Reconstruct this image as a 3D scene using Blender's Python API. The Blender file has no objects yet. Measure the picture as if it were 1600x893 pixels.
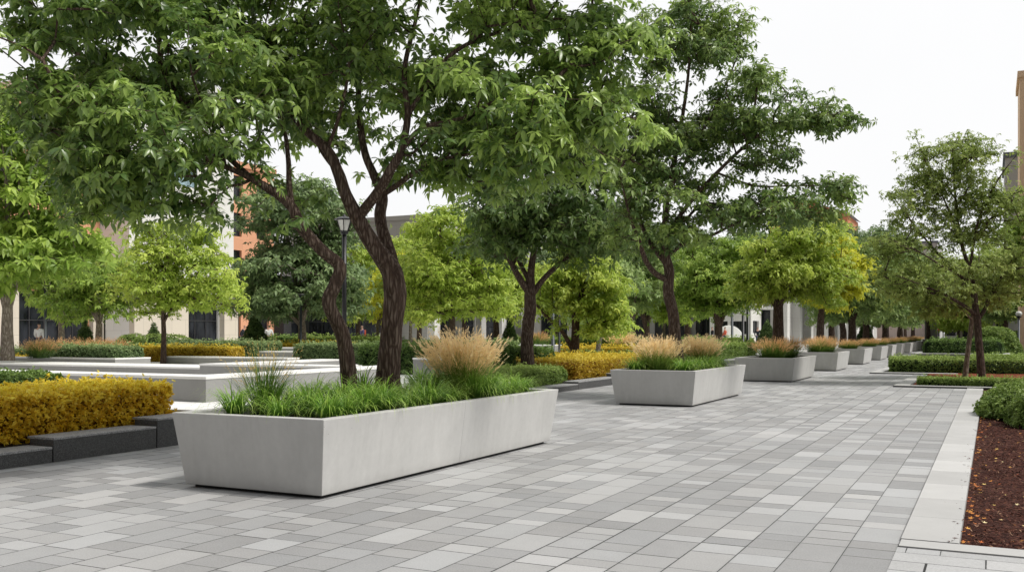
import bpy, bmesh, math, random
import numpy as np
from mathutils import Vector, noise as mnoise

sc = bpy.context.scene
C = sc.collection
PI = math.pi
# ------------------------------------------------------------------ camera frame (used to survey real positions)
FOC, HCAM = 1514.0, 1.65
YAW = math.atan2(750, FOC)
FW = np.array([-math.sin(YAW), math.cos(YAW), 0.0])
RT = np.array([math.cos(YAW), math.sin(YAW), 0.0])
UP = np.array([0, 0, 1.0])
def at(px, d, z=0.0):
    p = d * (FW + (px - 800) / FOC * RT); return np.array([p[0], p[1], z])
def pt(px, py, d):
    return at(px, d, HCAM + (519 - py) / FOC * d)

# ------------------------------------------------------------------ object helpers
def tag(o, label=None, cat=None, group=None, kind=None):
    if label: o['label'] = label
    if cat: o['category'] = cat
    if group: o['group'] = group
    if kind: o['kind'] = kind
    return o
def thing(name, label, cat, loc=(0, 0, 0), group=None, rz=0):
    o = bpy.data.objects.new(name, None); C.objects.link(o)
    o.location = tuple(float(v) for v in loc); o.rotation_euler = (0, 0, rz); o.empty_display_size = .2
    return tag(o, label, cat, group)
def link(name, me, mats, parent=None, loc=None):
    if not isinstance(mats, (list, tuple)): mats = [mats]
    if not len(me.materials):
        for m in mats: me.materials.append(m)
    o = bpy.data.objects.new(name, me); C.objects.link(o)
    if parent is not None: o.parent = parent
    if loc is not None: o.location = tuple(float(v) for v in loc)
    return o
def mesh_np(name, V, faces, smooth=False, tint=None, midx=None):
    """faces: list of int arrays (n,k)"""
    me = bpy.data.meshes.new(name)
    V = np.asarray(V, dtype=np.float32)
    faces = [np.asarray(f, dtype=np.int32) for f in faces if len(f)]
    nl = sum(f.size for f in faces); nf = sum(len(f) for f in faces)
    me.vertices.add(len(V)); me.vertices.foreach_set('co', V.ravel())
    me.loops.add(nl); me.loops.foreach_set('vertex_index', np.concatenate([f.ravel() for f in faces]))
    tot = np.concatenate([np.full(len(f), f.shape[1], dtype=np.int32) for f in faces])
    st = np.concatenate([[0], np.cumsum(tot)[:-1]]).astype(np.int32)
    me.polygons.add(nf); me.polygons.foreach_set('loop_start', st)
    try: me.polygons.foreach_set('loop_total', tot)
    except Exception: pass
    if smooth: me.polygons.foreach_set('use_smooth', np.ones(nf, dtype=bool))
    if midx is not None: me.polygons.foreach_set('material_index', np.asarray(midx, dtype=np.int32))
    if tint is not None:
        a = me.color_attributes.new('tint', 'FLOAT_COLOR', 'POINT')
        t = np.ones((len(V), 4), dtype=np.float32); t[:, :3] = tint
        a.data.foreach_set('color', t.ravel())
    me.update(calc_edges=True); me.validate()
    return me
class MB:
    """box / prism / tube collector -> one mesh"""
    def __init__(s): s.v = []; s.f = []; s.m = []
    def add(s, vs, fs, m=0):
        n = len(s.v); s.v += [tuple(float(c) for c in v) for v in vs]
        s.f += [tuple(i + n for i in f) for f in fs]; s.m += [m] * len(fs)
    def box(s, x0, x1, y0, y1, z0, z1, m=0):
        s.add([(x0,y0,z0),(x1,y0,z0),(x1,y1,z0),(x0,y1,z0),(x0,y0,z1),(x1,y0,z1),(x1,y1,z1),(x0,y1,z1)],
              [(0,3,2,1),(4,5,6,7),(0,1,5,4),(1,2,6,5),(2,3,7,6),(3,0,4,7)], m)
    def lathe(s, prof, n=16, c=(0, 0), m=0, cap=True):
        vs = []; fs = []
        for r, z in prof:
            for k in range(n):
                a = 2*PI*k/n; vs.append((c[0]+r*math.cos(a), c[1]+r*math.sin(a), z))
        for i in range(len(prof)-1):
            for k in range(n):
                k2 = (k+1) % n; fs.append((i*n+k, i*n+k2, (i+1)*n+k2, (i+1)*n+k))
        if cap:
            fs.append(tuple(range(n-1, -1, -1))); b = (len(prof)-1)*n; fs.append(tuple(range(b, b+n)))
        s.add(vs, fs, m)
    def build(s, name, mats, parent=None, smooth=False, bevel=0, loc=None):
        me = bpy.data.meshes.new(name); me.from_pydata(s.v, [], s.f)
        me.polygons.foreach_set('material_index', s.m)
        if bevel:
            bm = bmesh.new(); bm.from_mesh(me)
            bmesh.ops.bevel(bm, geom=bm.edges[:], offset=bevel, segments=2, affect='EDGES', profile=.6)
            bm.to_mesh(me); bm.free()
        if smooth: me.polygons.foreach_set('use_smooth', [True]*len(me.polygons))
        me.update()
        return link(name, me, mats, parent, loc)

# ------------------------------------------------------------------ materials
def newmat(name):
    m = bpy.data.materials.new(name); m.use_nodes = True
    nt = m.node_tree; nt.nodes.clear()
    out = nt.nodes.new('ShaderNodeOutputMaterial')
    return m, nt, out
class N:
    def __init__(s, nt): s.nt = nt
    def __call__(s, t, ins=None, **kw):
        n = s.nt.nodes.new(t)
        for k, v in kw.items(): setattr(n, k, v)
        if ins:
            for k, v in ins.items():
                sk = n.inputs[k]
                if hasattr(v, 'is_linked') or isinstance(v, bpy.types.NodeSocket): s.nt.links.new(v, sk)
                else: sk.default_value = v
        return n
    def math(s, op, a, b=0.0, c=0.0, clamp=False):
        n = s.nt.nodes.new('ShaderNodeMath'); n.operation = op; n.use_clamp = clamp
        for i, v in enumerate((a, b, c)):
            if isinstance(v, bpy.types.NodeSocket): s.nt.links.new(v, n.inputs[i])
            else: n.inputs[i].default_value = v
        return n.outputs[0]
    def mix(s, f, a, b, blend='MIX'):
        n = s.nt.nodes.new('ShaderNodeMix'); n.data_type = 'RGBA'; n.blend_type = blend
        for k, v in ((0, f), (6, a), (7, b)):
            if isinstance(v, bpy.types.NodeSocket): s.nt.links.new(v, n.inputs[k])
            else: n.inputs[k].default_value = v if k == 0 else (*v[:3], 1)
        return n.outputs[2]
    def ramp(s, f, stops):
        n = s.nt.nodes.new('ShaderNodeValToRGB'); s.nt.links.new(f, n.inputs[0])
        e = n.color_ramp.elements
        while len(e) < len(stops): e.new(.5)
        for i, (p, c) in enumerate(stops):
            e[i].position = p; e[i].color = (*c, 1) if len(c) == 3 else c
        return n.outputs[0]
    def noise(s, vec, scale, detail=3, rough=.55, out=0):
        n = s('ShaderNodeTexNoise', {'Vector': vec, 'Scale': scale, 'Detail': detail, 'Roughness': rough})
        return n.outputs[out]
    def link(s, a, b): s.nt.links.new(a, b)
def g3(v): return (v, v, v)

def leaf_mat(name, dark, mid, young, trans=.28, rough=.42, spec=.5):  # young: new growth colour with the brightness of sunlit tips painted in
    m, nt, out = newmat(name); n = N(nt)
    a = n('ShaderNodeAttribute', attribute_name='tint')
    sep = n('ShaderNodeSeparateColor', {'Color': a.outputs['Color']})
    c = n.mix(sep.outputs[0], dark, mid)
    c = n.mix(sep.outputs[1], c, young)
    geo = n('ShaderNodeNewGeometry')
    c2 = n.mix(.35, c, tuple(min(.95, x*1.35+.02) for x in mid))
    c = n.mix(n.math('MULTIPLY', geo.outputs['Backfacing'], .5), c, c2)
    p = n('ShaderNodeBsdfPrincipled', {'Base Color': c, 'Roughness': rough, 'Specular IOR Level': spec})
    t = n('ShaderNodeBsdfTranslucent', {'Color': n.mix(.5, c, n.mix(sep.outputs[1], mid, young))})
    mx = n('ShaderNodeMixShader', {'Fac': trans, 1: p.outputs[0], 2: t.outputs[0]})
    n.link(mx.outputs[0], out.inputs[0]); return m
def bark_mat(name, c0, c1, c2, sxy=14, sz=2.2, strength=.8):
    m, nt, out = newmat(name); n = N(nt)
    tc = n('ShaderNodeTexCoord').outputs['Object']
    mp = n('ShaderNodeMapping', {'Vector': tc, 'Scale': (sxy, sxy, sz)}).outputs[0]
    wob = n.noise(tc, 3.0, 2, out=1)
    vv = n('ShaderNodeVectorMath', {0: mp, 1: n('ShaderNodeVectorMath', {0: wob, 1: (1.2, 1.2, 1.2)}, operation='MULTIPLY').outputs[0]}, operation='ADD').outputs[0]
    vo = n('ShaderNodeTexVoronoi', {'Vector': vv, 'Scale': 1.6}, feature='DISTANCE_TO_EDGE').outputs['Distance']
    no = n.noise(mp, 2.2, 6, .65)
    h = n.math('ADD', n.math('MULTIPLY', n.math('MINIMUM', vo, .35), 2.0), n.math('MULTIPLY', no, .7))
    col = n.ramp(h, [(.25, c0), (.6, c1), (1.0, c2)])
    big = n.noise(tc, 1.3, 3)
    col = n.mix(n.math('MULTIPLY', big, .5), col, c1)
    bp = n('ShaderNodeBump', {'Height': h, 'Strength': strength, 'Distance': .02})
    p = n('ShaderNodeBsdfPrincipled', {'Base Color': col, 'Roughness': .9, 'Normal': bp.outputs[0], 'Specular IOR Level': .25})
    n.link(p.outputs[0], out.inputs[0]); return m
def concrete_mat(name, base, var=.06, pits=True, rough=.75, warm=(1, .99, .96), sc_=1.0, dirt=False):
    m, nt, out = newmat(name); n = N(nt)
    tc = n('ShaderNodeTexCoord').outputs['Object']
    a = n.noise(tc, 1.1*sc_, 5, .6); b = n.noise(tc, 14*sc_, 4, .6); d = n.noise(tc, 120, 2)
    st = n.noise(n('ShaderNodeMapping', {'Vector': tc, 'Scale': (5, 5, .5)}).outputs[0], 1.5, 3)
    f = n.math('ADD', n.math('MULTIPLY', a, .45), n.math('ADD', n.math('MULTIPLY', b, .2), n.math('ADD', n.math('MULTIPLY', d, .13), n.math('MULTIPLY', st, .25))))
    lo = tuple(base*(1-var*3.2)*w for w in warm); hi = tuple(base*(1+var*3)*w for w in warm)
    col = n.ramp(f, [(.3, lo), (.7, hi)])
    h = n.math('ADD', n.math('MULTIPLY', b, .4), n.math('MULTIPLY', d, .25))
    if pits:
        vo = n('ShaderNodeTexVoronoi', {'Vector': tc, 'Scale': 7.0}).outputs
        vr = n('ShaderNodeSeparateColor', {'Color': vo['Color']}).outputs[0]
        rad = n.math('MULTIPLY', n.math('SUBTRACT', vr, .45), .085)
        pit = n.math('LESS_THAN', vo['Distance'], rad)
        col = n.mix(n.math('MULTIPLY', pit, .65), col, g3(base*.3))
        h = n.math('SUBTRACT', h, n.math('MULTIPLY', pit, .6))
    if dirt:
        z = n('ShaderNodeSeparateXYZ', {0: tc}).outputs[2]
        lowz = n.math('SUBTRACT', 1.0, n.math('DIVIDE', z, .16), clamp=True)
        f1 = n.math('MULTIPLY', n.math('POWER', lowz, 1.5), n.math('ADD', .15, n.math('MULTIPLY', n.noise(tc, 5, 4), .6)))
        dr = n.noise(n('ShaderNodeMapping', {'Vector': tc, 'Scale': (9, 9, .35)}).outputs[0], 1.8, 4, .65)
        f2 = n.math('MULTIPLY', n.math('MULTIPLY', n.math('SUBTRACT', dr, .56, clamp=True), 2.6), n.math('MULTIPLY', z, 1.2, clamp=True), clamp=True)
        col = n.mix(n.math('MULTIPLY', f1, .6), col, (.16, .145, .12)); col = n.mix(n.math('MULTIPLY', f2, .35), col, (.22, .205, .18))
        # casting seams every 2.75 m
        sy = n('ShaderNodeSeparateXYZ', {0: tc}).outputs[1]
        seam = n.math('LESS_THAN', n.math('ABSOLUTE', n.math('SUBTRACT', sy, 2.75)), .003)
        col = n.mix(n.math('MULTIPLY', seam, .5), col, g3(.12))
    bp = n('ShaderNodeBump', {'Height': h, 'Strength': .35, 'Distance': .004})
    p = n('ShaderNodeBsdfPrincipled', {'Base Color': col, 'Roughness': rough, 'Normal': bp.outputs[0], 'Specular IOR Level': .35})
    n.link(p.outputs[0], out.inputs[0]); return m
def plain(name, col, rough=.6, metal=0, var=.15, scale=3, emis=None, spec=.5):
    m, nt, out = newmat(name); n = N(nt)
    tc = n('ShaderNodeTexCoord').outputs['Object']
    a = n.noise(tc, scale, 4)
    c = n.ramp(a, [(.3, tuple(x*(1-var) for x in col)), (.7, tuple(min(1, x*(1+var)) for x in col))])
    p = n('ShaderNodeBsdfPrincipled', {'Base Color': c, 'Roughness': rough, 'Metallic': metal, 'Specular IOR Level': spec})
    n.link(p.outputs[0], out.inputs[0]); return m
def glass_mat(name, col=(.006, .007, .009), rough=.12):
    m, nt, out = newmat(name); n = N(nt)
    tc = n('ShaderNodeTexCoord').outputs['Object']
    a = n.noise(tc, .6, 3); b = n.noise(n('ShaderNodeMapping', {'Vector': tc, 'Scale': (1, 1, .2)}).outputs[0], 2.5, 2)
    c = n.ramp(n.math('MULTIPLY', n.math('ADD', a, b), .5), [(.4, col), (.62, tuple(x*3.5+.01 for x in col))])
    bp = n('ShaderNodeBump', {'Height': a, 'Strength': .05, 'Distance': .05})
    p = n('ShaderNodeBsdfPrincipled', {'Base Color': c, 'Roughness': rough, 'Specular IOR Level': .35, 'Normal': bp.outputs[0]})
    n.link(p.outputs[0], out.inputs[0]); return m
def panel_mat(name, col, du=1.2, dz=.8, var=.12, joint=.5, bump=.3):
    """cladding with panel joints; object x/y + z"""
    m, nt, out = newmat(name); n = N(nt)
    tc = n('ShaderNodeTexCoord').outputs['Object']
    s = n('ShaderNodeSeparateXYZ', {0: tc})
    u = n.math('ADD', s.outputs[0], s.outputs[1])
    cb = n('ShaderNodeCombineXYZ', {0: u, 1: s.outputs[2]}).outputs[0]
    br = n('ShaderNodeTexBrick', {'Vector': cb, 'Scale': 1.0, 'Mortar Size': .012, 'Mortar Smooth': .1, 'Brick Width': du, 'Row Height': dz,
           'Color1': (*[x*(1-var) for x in col], 1), 'Color2': (*[min(1, x*(1+var)) for x in col], 1), 'Mortar': (*[x*joint for x in col], 1)}, offset=.5)
    a = n.noise(tc, .5, 4)
    c = n.mix(n.math('MULTIPLY', a, .5), br.outputs[0], tuple(x*.8 for x in col))
    p = n('ShaderNodeBsdfPrincipled', {'Base Color': c, 'Roughness': .85, 'Specular IOR Level': .3})
    n.link(p.outputs[0], out.inputs[0]); return m
def paving_mat(name, W=.35, L=.58, base=.35, rot=False, spread=.48, split=.45):
    m, nt, out = newmat(name); n = N(nt)
    tc = n('ShaderNodeTexCoord').outputs['Object']
    s = n('ShaderNodeSeparateXYZ', {0: tc})
    x, y = (s.outputs[1], s.outputs[0]) if rot else (s.outputs[0], s.outputs[1])
    rx = n.math('DIVIDE', n.math('ADD', x, .30), W); row = n.math('FLOOR', rx); fx = n.math('SUBTRACT', rx, row)
    wr = n('ShaderNodeTexWhiteNoise', {'W': row}, noise_dimensions='1D').outputs[0]
    par = n.math('MULTIPLY', n.math('MODULO', n.math('ABSOLUTE', row), 2.0), .5)
    ry = n.math('ADD', n.math('DIVIDE', y, L), n.math('ADD', par, n.math('MULTIPLY', wr, .22)))
    cell = n.math('FLOOR', ry); fy = n.math('SUBTRACT', ry, cell)
    v2 = n('ShaderNodeCombineXYZ', {0: row, 1: cell}).outputs[0]
    wn = n('ShaderNodeTexWhiteNoise', {'Vector': v2}, noise_dimensions='2D')
    wc = n('ShaderNodeSeparateColor', {'Color': wn.outputs['Color']})
    # some slabs are cut in two along their length
    sp = n.math('ADD', .34, n.math('MULTIPLY', wc.outputs[0], .32))
    has = n.math('LESS_THAN', wc.outputs[1], split)
    sec = n.math('MULTIPLY', has, n.math('GREATER_THAN', fy, sp))
    v3 = n('ShaderNodeCombineXYZ', {0: row, 1: cell, 2: sec}).outputs[0]
    w3 = n('ShaderNodeTexWhiteNoise', {'Vector': v3}, noise_dimensions='3D')
    val = w3.outputs['Value']; wcol = n('ShaderNodeSeparateColor', {'Color': w3.outputs['Color']})
    ex = n.math('MULTIPLY', n.math('MINIMUM', fx, n.math('SUBTRACT', 1.0, fx)), W)
    ey = n.math('MULTIPLY', n.math('MINIMUM', fy, n.math('SUBTRACT', 1.0, fy)), L)
    es = n.math('MULTIPLY', n.math('ABSOLUTE', n.math('SUBTRACT', fy, sp)), L)
    es = n.math('ADD', es, n.math('MULTIPLY', n.math('SUBTRACT', 1.0, has), 10.0))
    # joint width varies from joint to joint
    jw = n.math('ADD', .0030, n.math('MULTIPLY', n.math('POWER', wr, 2.0), .0055))
    wob = n.math('MULTIPLY', n.math('SUBTRACT', n.noise(tc, 9, 2), .5), .004)
    jl = n.math('ADD', n.math('ADD', .0028, n.math('MULTIPLY', n.math('POWER', wc.outputs[2], 3.0), .007)), wob)
    jx = n.math('LESS_THAN', ex, n.math('ADD', jw, wob)); jy = n.math('LESS_THAN', n.math('MINIMUM', ey, es), jl)
    joint = n.math('MAXIMUM', jx, jy)
    big = n.noise(tc, .35, 4, .6); fine = n.math('MULTIPLY_ADD', n.math('SUBTRACT', n.noise(tc, 75, 3, .8), .5), 1.5, .5); med = n.noise(tc, 6, 4, .6)
    tone = n.math('ADD', n.math('MULTIPLY', n.math('SUBTRACT', val, .5), spread), 0)
    tone = n.math('ADD', tone, n.math('MULTIPLY', n.math('SUBTRACT', big, .5), .35))
    tone = n.math('ADD', tone, n.math('MULTIPLY', n.math('SUBTRACT', med, .5), .14))
    tone = n.math('ADD', tone, n.math('MULTIPLY', n.math('SUBTRACT', fine, .5), .55))
    k = n.math('MULTIPLY', n.math('ADD', 1.0, tone), base)
    warm = n.mix(wcol.outputs[1], (1.0, .99, .98), (.985, .992, 1.0))
    cc = n('ShaderNodeCombineColor', {0: k, 1: k, 2: k}).outputs[0]
    col = n.mix(1.0, cc, warm, 'MULTIPLY')
    dirt = n.math('MULTIPLY', n.math('SUBTRACT', 1.0, n.math('MULTIPLY', n.math('MINIMUM', n.math('MINIMUM', ex, ey), .02), 50.0)), .12)
    col = n.mix(dirt, col, g3(.12))
    col = n.mix(joint, col, (.012, .012, .011))
    h = n.math('SUBTRACT', n.math('MULTIPLY', fine, .3), joint)
    h = n.math('ADD', h, n.math('MULTIPLY', val, .35))
    bp = n('ShaderNodeBump', {'Height': h, 'Strength': .5, 'Distance': .004})
    p = n('ShaderNodeBsdfPrincipled', {'Base Color': col, 'Roughness': .72, 'Normal': bp.outputs[0], 'Specular IOR Level': .4})
    n.link(p.outputs[0], out.inputs[0]); return m
def slab_mat(name, base, du=1.0, dv=.9, var=.08, joint=.45, warm=(1, .99, .97), gran=.25):
    m, nt, out = newmat(name); n = N(nt)
    tc = n('ShaderNodeTexCoord').outputs['Object']
    c = lambda f: (*[base*f*w for w in warm], 1)
    mp = n('ShaderNodeMapping', {'Vector': tc, 'Rotation': (0, 0, 0)}).outputs[0]
    br = n('ShaderNodeTexBrick', {'Vector': mp, 'Scale': 1.0, 'Mortar Size': .004, 'Mortar Smooth': 0.0, 'Brick Width': du, 'Row Height': dv,
           'Color1': c(1-var), 'Color2': c(1+var), 'Mortar': c(joint)}, offset=0)
    a = n.noise(tc, 1.5, 5, .6); f = n.noise(tc, 150, 2, .7)
    t = n.math('ADD', n.math('MULTIPLY', n.math('SUBTRACT', a, .5), .3), n.math('MULTIPLY', n.math('SUBTRACT', f, .5), gran))
    k = n.math('ADD', 1.0, t)
    col = n.mix(1.0, br.outputs[0], n('ShaderNodeCombineColor', {0: k, 1: k, 2: k}).outputs[0], 'MULTIPLY')
    bp = n('ShaderNodeBump', {'Height': f, 'Strength': .2, 'Distance': .002})
    p = n('ShaderNodeBsdfPrincipled', {'Base Color': col, 'Roughness': .7, 'Normal': bp.outputs[0], 'Specular IOR Level': .35})
    n.link(p.outputs[0], out.inputs[0]); return m
def granite_mat(name, base):
    m, nt, out = newmat(name); n = N(nt)
    tc = n('ShaderNodeTexCoord').outputs['Object']
    f = n.noise(tc, 90, 3, .8); v = n('ShaderNodeTexVoronoi', {'Vector': tc, 'Scale': 130.0}).outputs['Color']
    vs = n('ShaderNodeSeparateColor', {'Color': v}).outputs[0]
    t = n.math('ADD', n.math('MULTIPLY', f, .5), n.math('MULTIPLY', vs, .5))
    big = n.noise(tc, 1.5, 4)
    col = n.ramp(t, [(.3, g3(base*.5)), (.55, g3(base)), (.8, g3(base*2.1))])
    col = n.mix(n.math('MULTIPLY', big, .4), col, (base*.7, base*.7, base*.74))
    bp = n('ShaderNodeBump', {'Height': t, 'Strength': .35, 'Distance': .002})
    p = n('ShaderNodeBsdfPrincipled', {'Base Color': col, 'Roughness': .65, 'Normal': bp.outputs[0]})
    n.link(p.outputs[0], out.inputs[0]); return m
def grass_mat(name, c0, c1, c2, c3, trans=.25):
    """tint r = random, g = position along the blade, b = plume"""
    m, nt, out = newmat(name); n = N(nt)
    a = n('ShaderNodeAttribute', attribute_name='tint'); s = n('ShaderNodeSeparateColor', {'Color': a.outputs['Color']})
    c = n.ramp(s.outputs[1], [(0.0, c0), (.35, c1), (.65, c2), (1.0, c3)])
    c = n.mix(n.math('MULTIPLY', s.outputs[0], .5), c, n.mix(1.0, c, (1.7, 1.55, 1.3), 'MULTIPLY'))
    p = n('ShaderNodeBsdfPrincipled', {'Base Color': c, 'Roughness': .45, 'Specular IOR Level': .4})
    t = n('ShaderNodeBsdfTranslucent', {'Color': c})
    mx = n('ShaderNodeMixShader', {'Fac': trans, 1: p.outputs[0], 2: t.outputs[0]})
    n.link(mx.outputs[0], out.inputs[0]); return m
def mulch_mat(name, dark, light):
    m, nt, out = newmat(name); n = N(nt)
    tc = n('ShaderNodeTexCoord').outputs['Object']
    v = n('ShaderNodeTexVoronoi', {'Vector': n('ShaderNodeMapping', {'Vector': tc, 'Scale': (1, 2.2, 1), 'Rotation': (0, 0, .6)}).outputs[0], 'Scale': 38.0}).outputs
    s = n('ShaderNodeSeparateColor', {'Color': v['Color']}).outputs[0]
    no = n.noise(tc, 60, 4, .7); big = n.noise(tc, 1.5, 3)
    t = n.math('ADD', n.math('MULTIPLY', s, .4), n.math('ADD', n.math('MULTIPLY', no, .4), n.math('MULTIPLY', big, .2)))
    c = n.ramp(t, [(.3, tuple(x*.3 for x in dark)), (.5, dark), (.75, light)])
    h = n.math('SUBTRACT', no, v['Distance'])
    bp = n('ShaderNodeBump', {'Height': h, 'Strength': .9, 'Distance': .02})
    p = n('ShaderNodeBsdfPrincipled', {'Base Color': c, 'Roughness': .95, 'Normal': bp.outputs[0], 'Specular IOR Level': .15})
    n.link(p.outputs[0], out.inputs[0]); return m
def tinted(name, stops, rough=.8, trans=0):
    m, nt, out = newmat(name); n = N(nt)
    a = n('ShaderNodeAttribute', attribute_name='tint'); s = n('ShaderNodeSeparateColor', {'Color': a.outputs['Color']})
    c = n.ramp(s.outputs[0], stops)
    p = n('ShaderNodeBsdfPrincipled', {'Base Color': c, 'Roughness': rough, 'Specular IOR Level': .2})
    n.link(p.outputs[0], out.inputs[0]); return m

M = {}
M['leaf_big'] = leaf_mat('broad_leaf', (.055, .105, .030), (.145, .250, .064), (.46, .62, .14), .42, .32, .65)
M['leaf_mid'] = leaf_mat('dark_leaf', (.062, .112, .034), (.145, .245, .070), (.42, .56, .13), .42, .38, .55)
M['leaf_lime'] = leaf_mat('lime_leaf', (.20, .30, .04), (.38, .52, .07), (.66, .76, .15), .42, .45, .4)
M['leaf_lime2'] = leaf_mat('fresh_leaf', (.12, .21, .03), (.25, .39, .06), (.50, .64, .12), .40, .45, .4)
M['leaf_yellow'] = leaf_mat('yellow_leaf', (.42, .47, .03), (.68, .70, .06), (.86, .84, .12), .42, .5, .35)
M['leaf_oak'] = leaf_mat('blue_green_leaf', (.08, .13, .055), (.17, .26, .10), (.34, .46, .18), .26, .5, .4)
M['leaf_row'] = leaf_mat('mid_green_leaf', (.11, .18, .05), (.23, .35, .10), (.44, .56, .17), .32, .5, .4)
M['leaf_olive'] = leaf_mat('olive_leaf', (.15, .21, .055), (.31, .41, .10), (.56, .64, .18), .45, .5, .35)
M['hedge_yellow'] = leaf_mat('golden_leaf', (.40, .20, .008), (.92, .62, .025), (1.0, .86, .12), .42, .5, .35)
M['hedge_gold_far'] = leaf_mat('bronze_gold_leaf', (.34, .17, .010), (.52, .37, .028), (.82, .68, .09), .30, .5, .35)
M['hedge_green'] = leaf_mat('box_leaf', (.040, .085, .020), (.095, .18, .040), (.24, .36, .08), .2, .5, .35)
M['hedge_light'] = leaf_mat('privet_leaf', (.08, .145, .028), (.19, .29, .06), (.42, .54, .14), .24, .5, .35)
M['hedge_blue'] = leaf_mat('grey_green_leaf', (.070, .125, .050), (.17, .26, .10), (.38, .48, .20), .22, .55, .3)
M['conifer'] = leaf_mat('conifer_needle', (.030, .062, .018), (.070, .125, .034), (.17, .26, .07), .1, .6, .3)
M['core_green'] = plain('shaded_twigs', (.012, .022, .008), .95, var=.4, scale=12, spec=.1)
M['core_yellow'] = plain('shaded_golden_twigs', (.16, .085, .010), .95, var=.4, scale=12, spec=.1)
M['bark_dark'] = bark_mat('dark_bark', (.018, .011, .008), (.095, .062, .047), (.23, .175, .14), 17, 2.4, .9)
M['bark_brown'] = bark_mat('brown_bark', (.022, .014, .011), (.080, .052, .040), (.15, .11, .09), 12, 2.5, .6)
M['bark_grey'] = bark_mat('grey_bark', (.07, .055, .042), (.20, .165, .13), (.34, .30, .25), 9, 2.5, .6)
M['branch_dark'] = plain('young_dark_bark', (.030, .020, .016), .85, var=.3, scale=8, spec=.25)
M['concrete'] = concrete_mat('planter_concrete', .51, .05, dirt=True)
M['concrete_far'] = concrete_mat('wall_concrete', .30, .035, pits=False)
M['cap'] = concrete_mat('pale_cap', .78, .03, pits=False)
M['shadow_gap'] = plain('near_black', (.02, .02, .02), .9, var=.2)  # near-black for plinths, wheels and the painted kerb shadow
M['soil'] = mulch_mat('soil', (.025, .018, .013), (.06, .045, .03))
M['paving'] = paving_mat('paving_slabs')
M['paving_front'] = paving_mat('edge_paving', .30, .62, .42, True, .14, .3)
M['kerb'] = slab_mat('kerb_stone', .46, 4.0, 1.05, .12)
M['kerb_x'] = slab_mat('cross_kerb_stone', .46, 1.2, 4.0, .07)
M['terrace'] = slab_mat('terrace_slabs', .74, 1.6, 1.6, .03, .7)
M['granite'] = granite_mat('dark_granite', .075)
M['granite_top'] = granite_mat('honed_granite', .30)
M['mulch_red'] = mulch_mat('red_mulch', (.062, .022, .016), (.16, .065, .045))
M['mulch_orange'] = mulch_mat('orange_mulch', (.22, .06, .03), (.38, .13, .07))
M['chips'] = tinted('bark_chips', [(0, (.018, .008, .007)), (.45, (.070, .024, .017)), (.75, (.15, .058, .038)), (1, (.36, .22, .14))], .9)
M['fallen'] = tinted('dry_leaves', [(0, (.45, .10, .03)), (.35, (.62, .30, .06)), (.7, (.72, .50, .14)), (1, (.75, .62, .35))], .7)
M['liriope'] = grass_mat('lily_turf_blade', (.03, .08, .012), (.10, .23, .028), (.22, .40, .05), (.42, .56, .12))
M['feather'] = grass_mat('feather_grass', (.05, .12, .02), (.19, .29, .06), (.60, .49, .21), (.97, .80, .52), .42)
M['wispy'] = grass_mat('wispy_grass', (.03, .08, .015), (.10, .20, .03), (.60, .48, .12), (.88, .62, .24), .3)
M['rust'] = grass_mat('rust_grass', (.04, .10, .02), (.15, .25, .045), (.48, .36, .14), (.82, .52, .28), .35)
M['black_metal'] = plain('black_paint', (.012, .012, .014), .38, .3, var=.25)
M['grey_metal'] = plain('grey_paint', (.06, .068, .075), .45, .3, var=.2)
M['lamp_glass'] = plain('frosted_glass', (.62, .62, .58), .35, var=.05)
M['glass'] = glass_mat('window_glass')
M['glass_blue'] = glass_mat('blue_window_glass', (.12, .17, .19))
M['frame_dark'] = plain('dark_frame', (.03, .03, .033), .5)
M['frame_light'] = plain('pale_frame', (.6, .6, .58), .6, var=.05)
M['cream'] = panel_mat('cream_stone', (.62, .56, .47), 1.3, 1.1, .05, .6)
M['white_clad'] = panel_mat('white_cladding', (.74, .73, .70), 1.5, 1.4, .03, .75)
M['orange_clad'] = panel_mat('terracotta_cladding', (.70, .36, .22), 1.6, .8, .06, .8)
M['brick'] = panel_mat('orange_brick', (.62, .24, .12), .5, .16, .12, .75)
M['grey_clad'] = panel_mat('grey_cladding', (.30, .29, .28), 1.8, 1.2, .06, .7)
M['mid_clad'] = panel_mat('stone_cladding', (.44, .43, .41), 1.8, 1.2, .05, .7)
M['dark_clad'] = panel_mat('charcoal_cladding', (.045, .045, .048), 2.0, 1.3, .1, .6)
M['tan'] = panel_mat('tan_render', (.78, .55, .37), 6, 3.5, .03, .85)
M['slate'] = plain('slate_roof', (.13, .14, .16), .7)
M['canvas_white'] = plain('white_canvas', (.82, .82, .80), .8, var=.04)
M['canvas_red'] = plain('red_canvas', (.55, .06, .05), .8)
M['skin'] = plain('skin', (.50, .30, .22), .55, var=.05)
M['navy'] = plain('navy_cloth', (.012, .014, .022), .9)
M['white_cloth'] = plain('white_cloth', (.75, .75, .75), .9, var=.05)
M['jeans'] = plain('blue_denim', (.04, .06, .12), .9)
M['red_cloth'] = plain('red_cloth', (.55, .10, .05), .9)
M['purple_cloth'] = plain('violet_cloth', (.10, .09, .22), .9)
M['hair'] = plain('dark_hair', (.012, .009, .008), .6)

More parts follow.
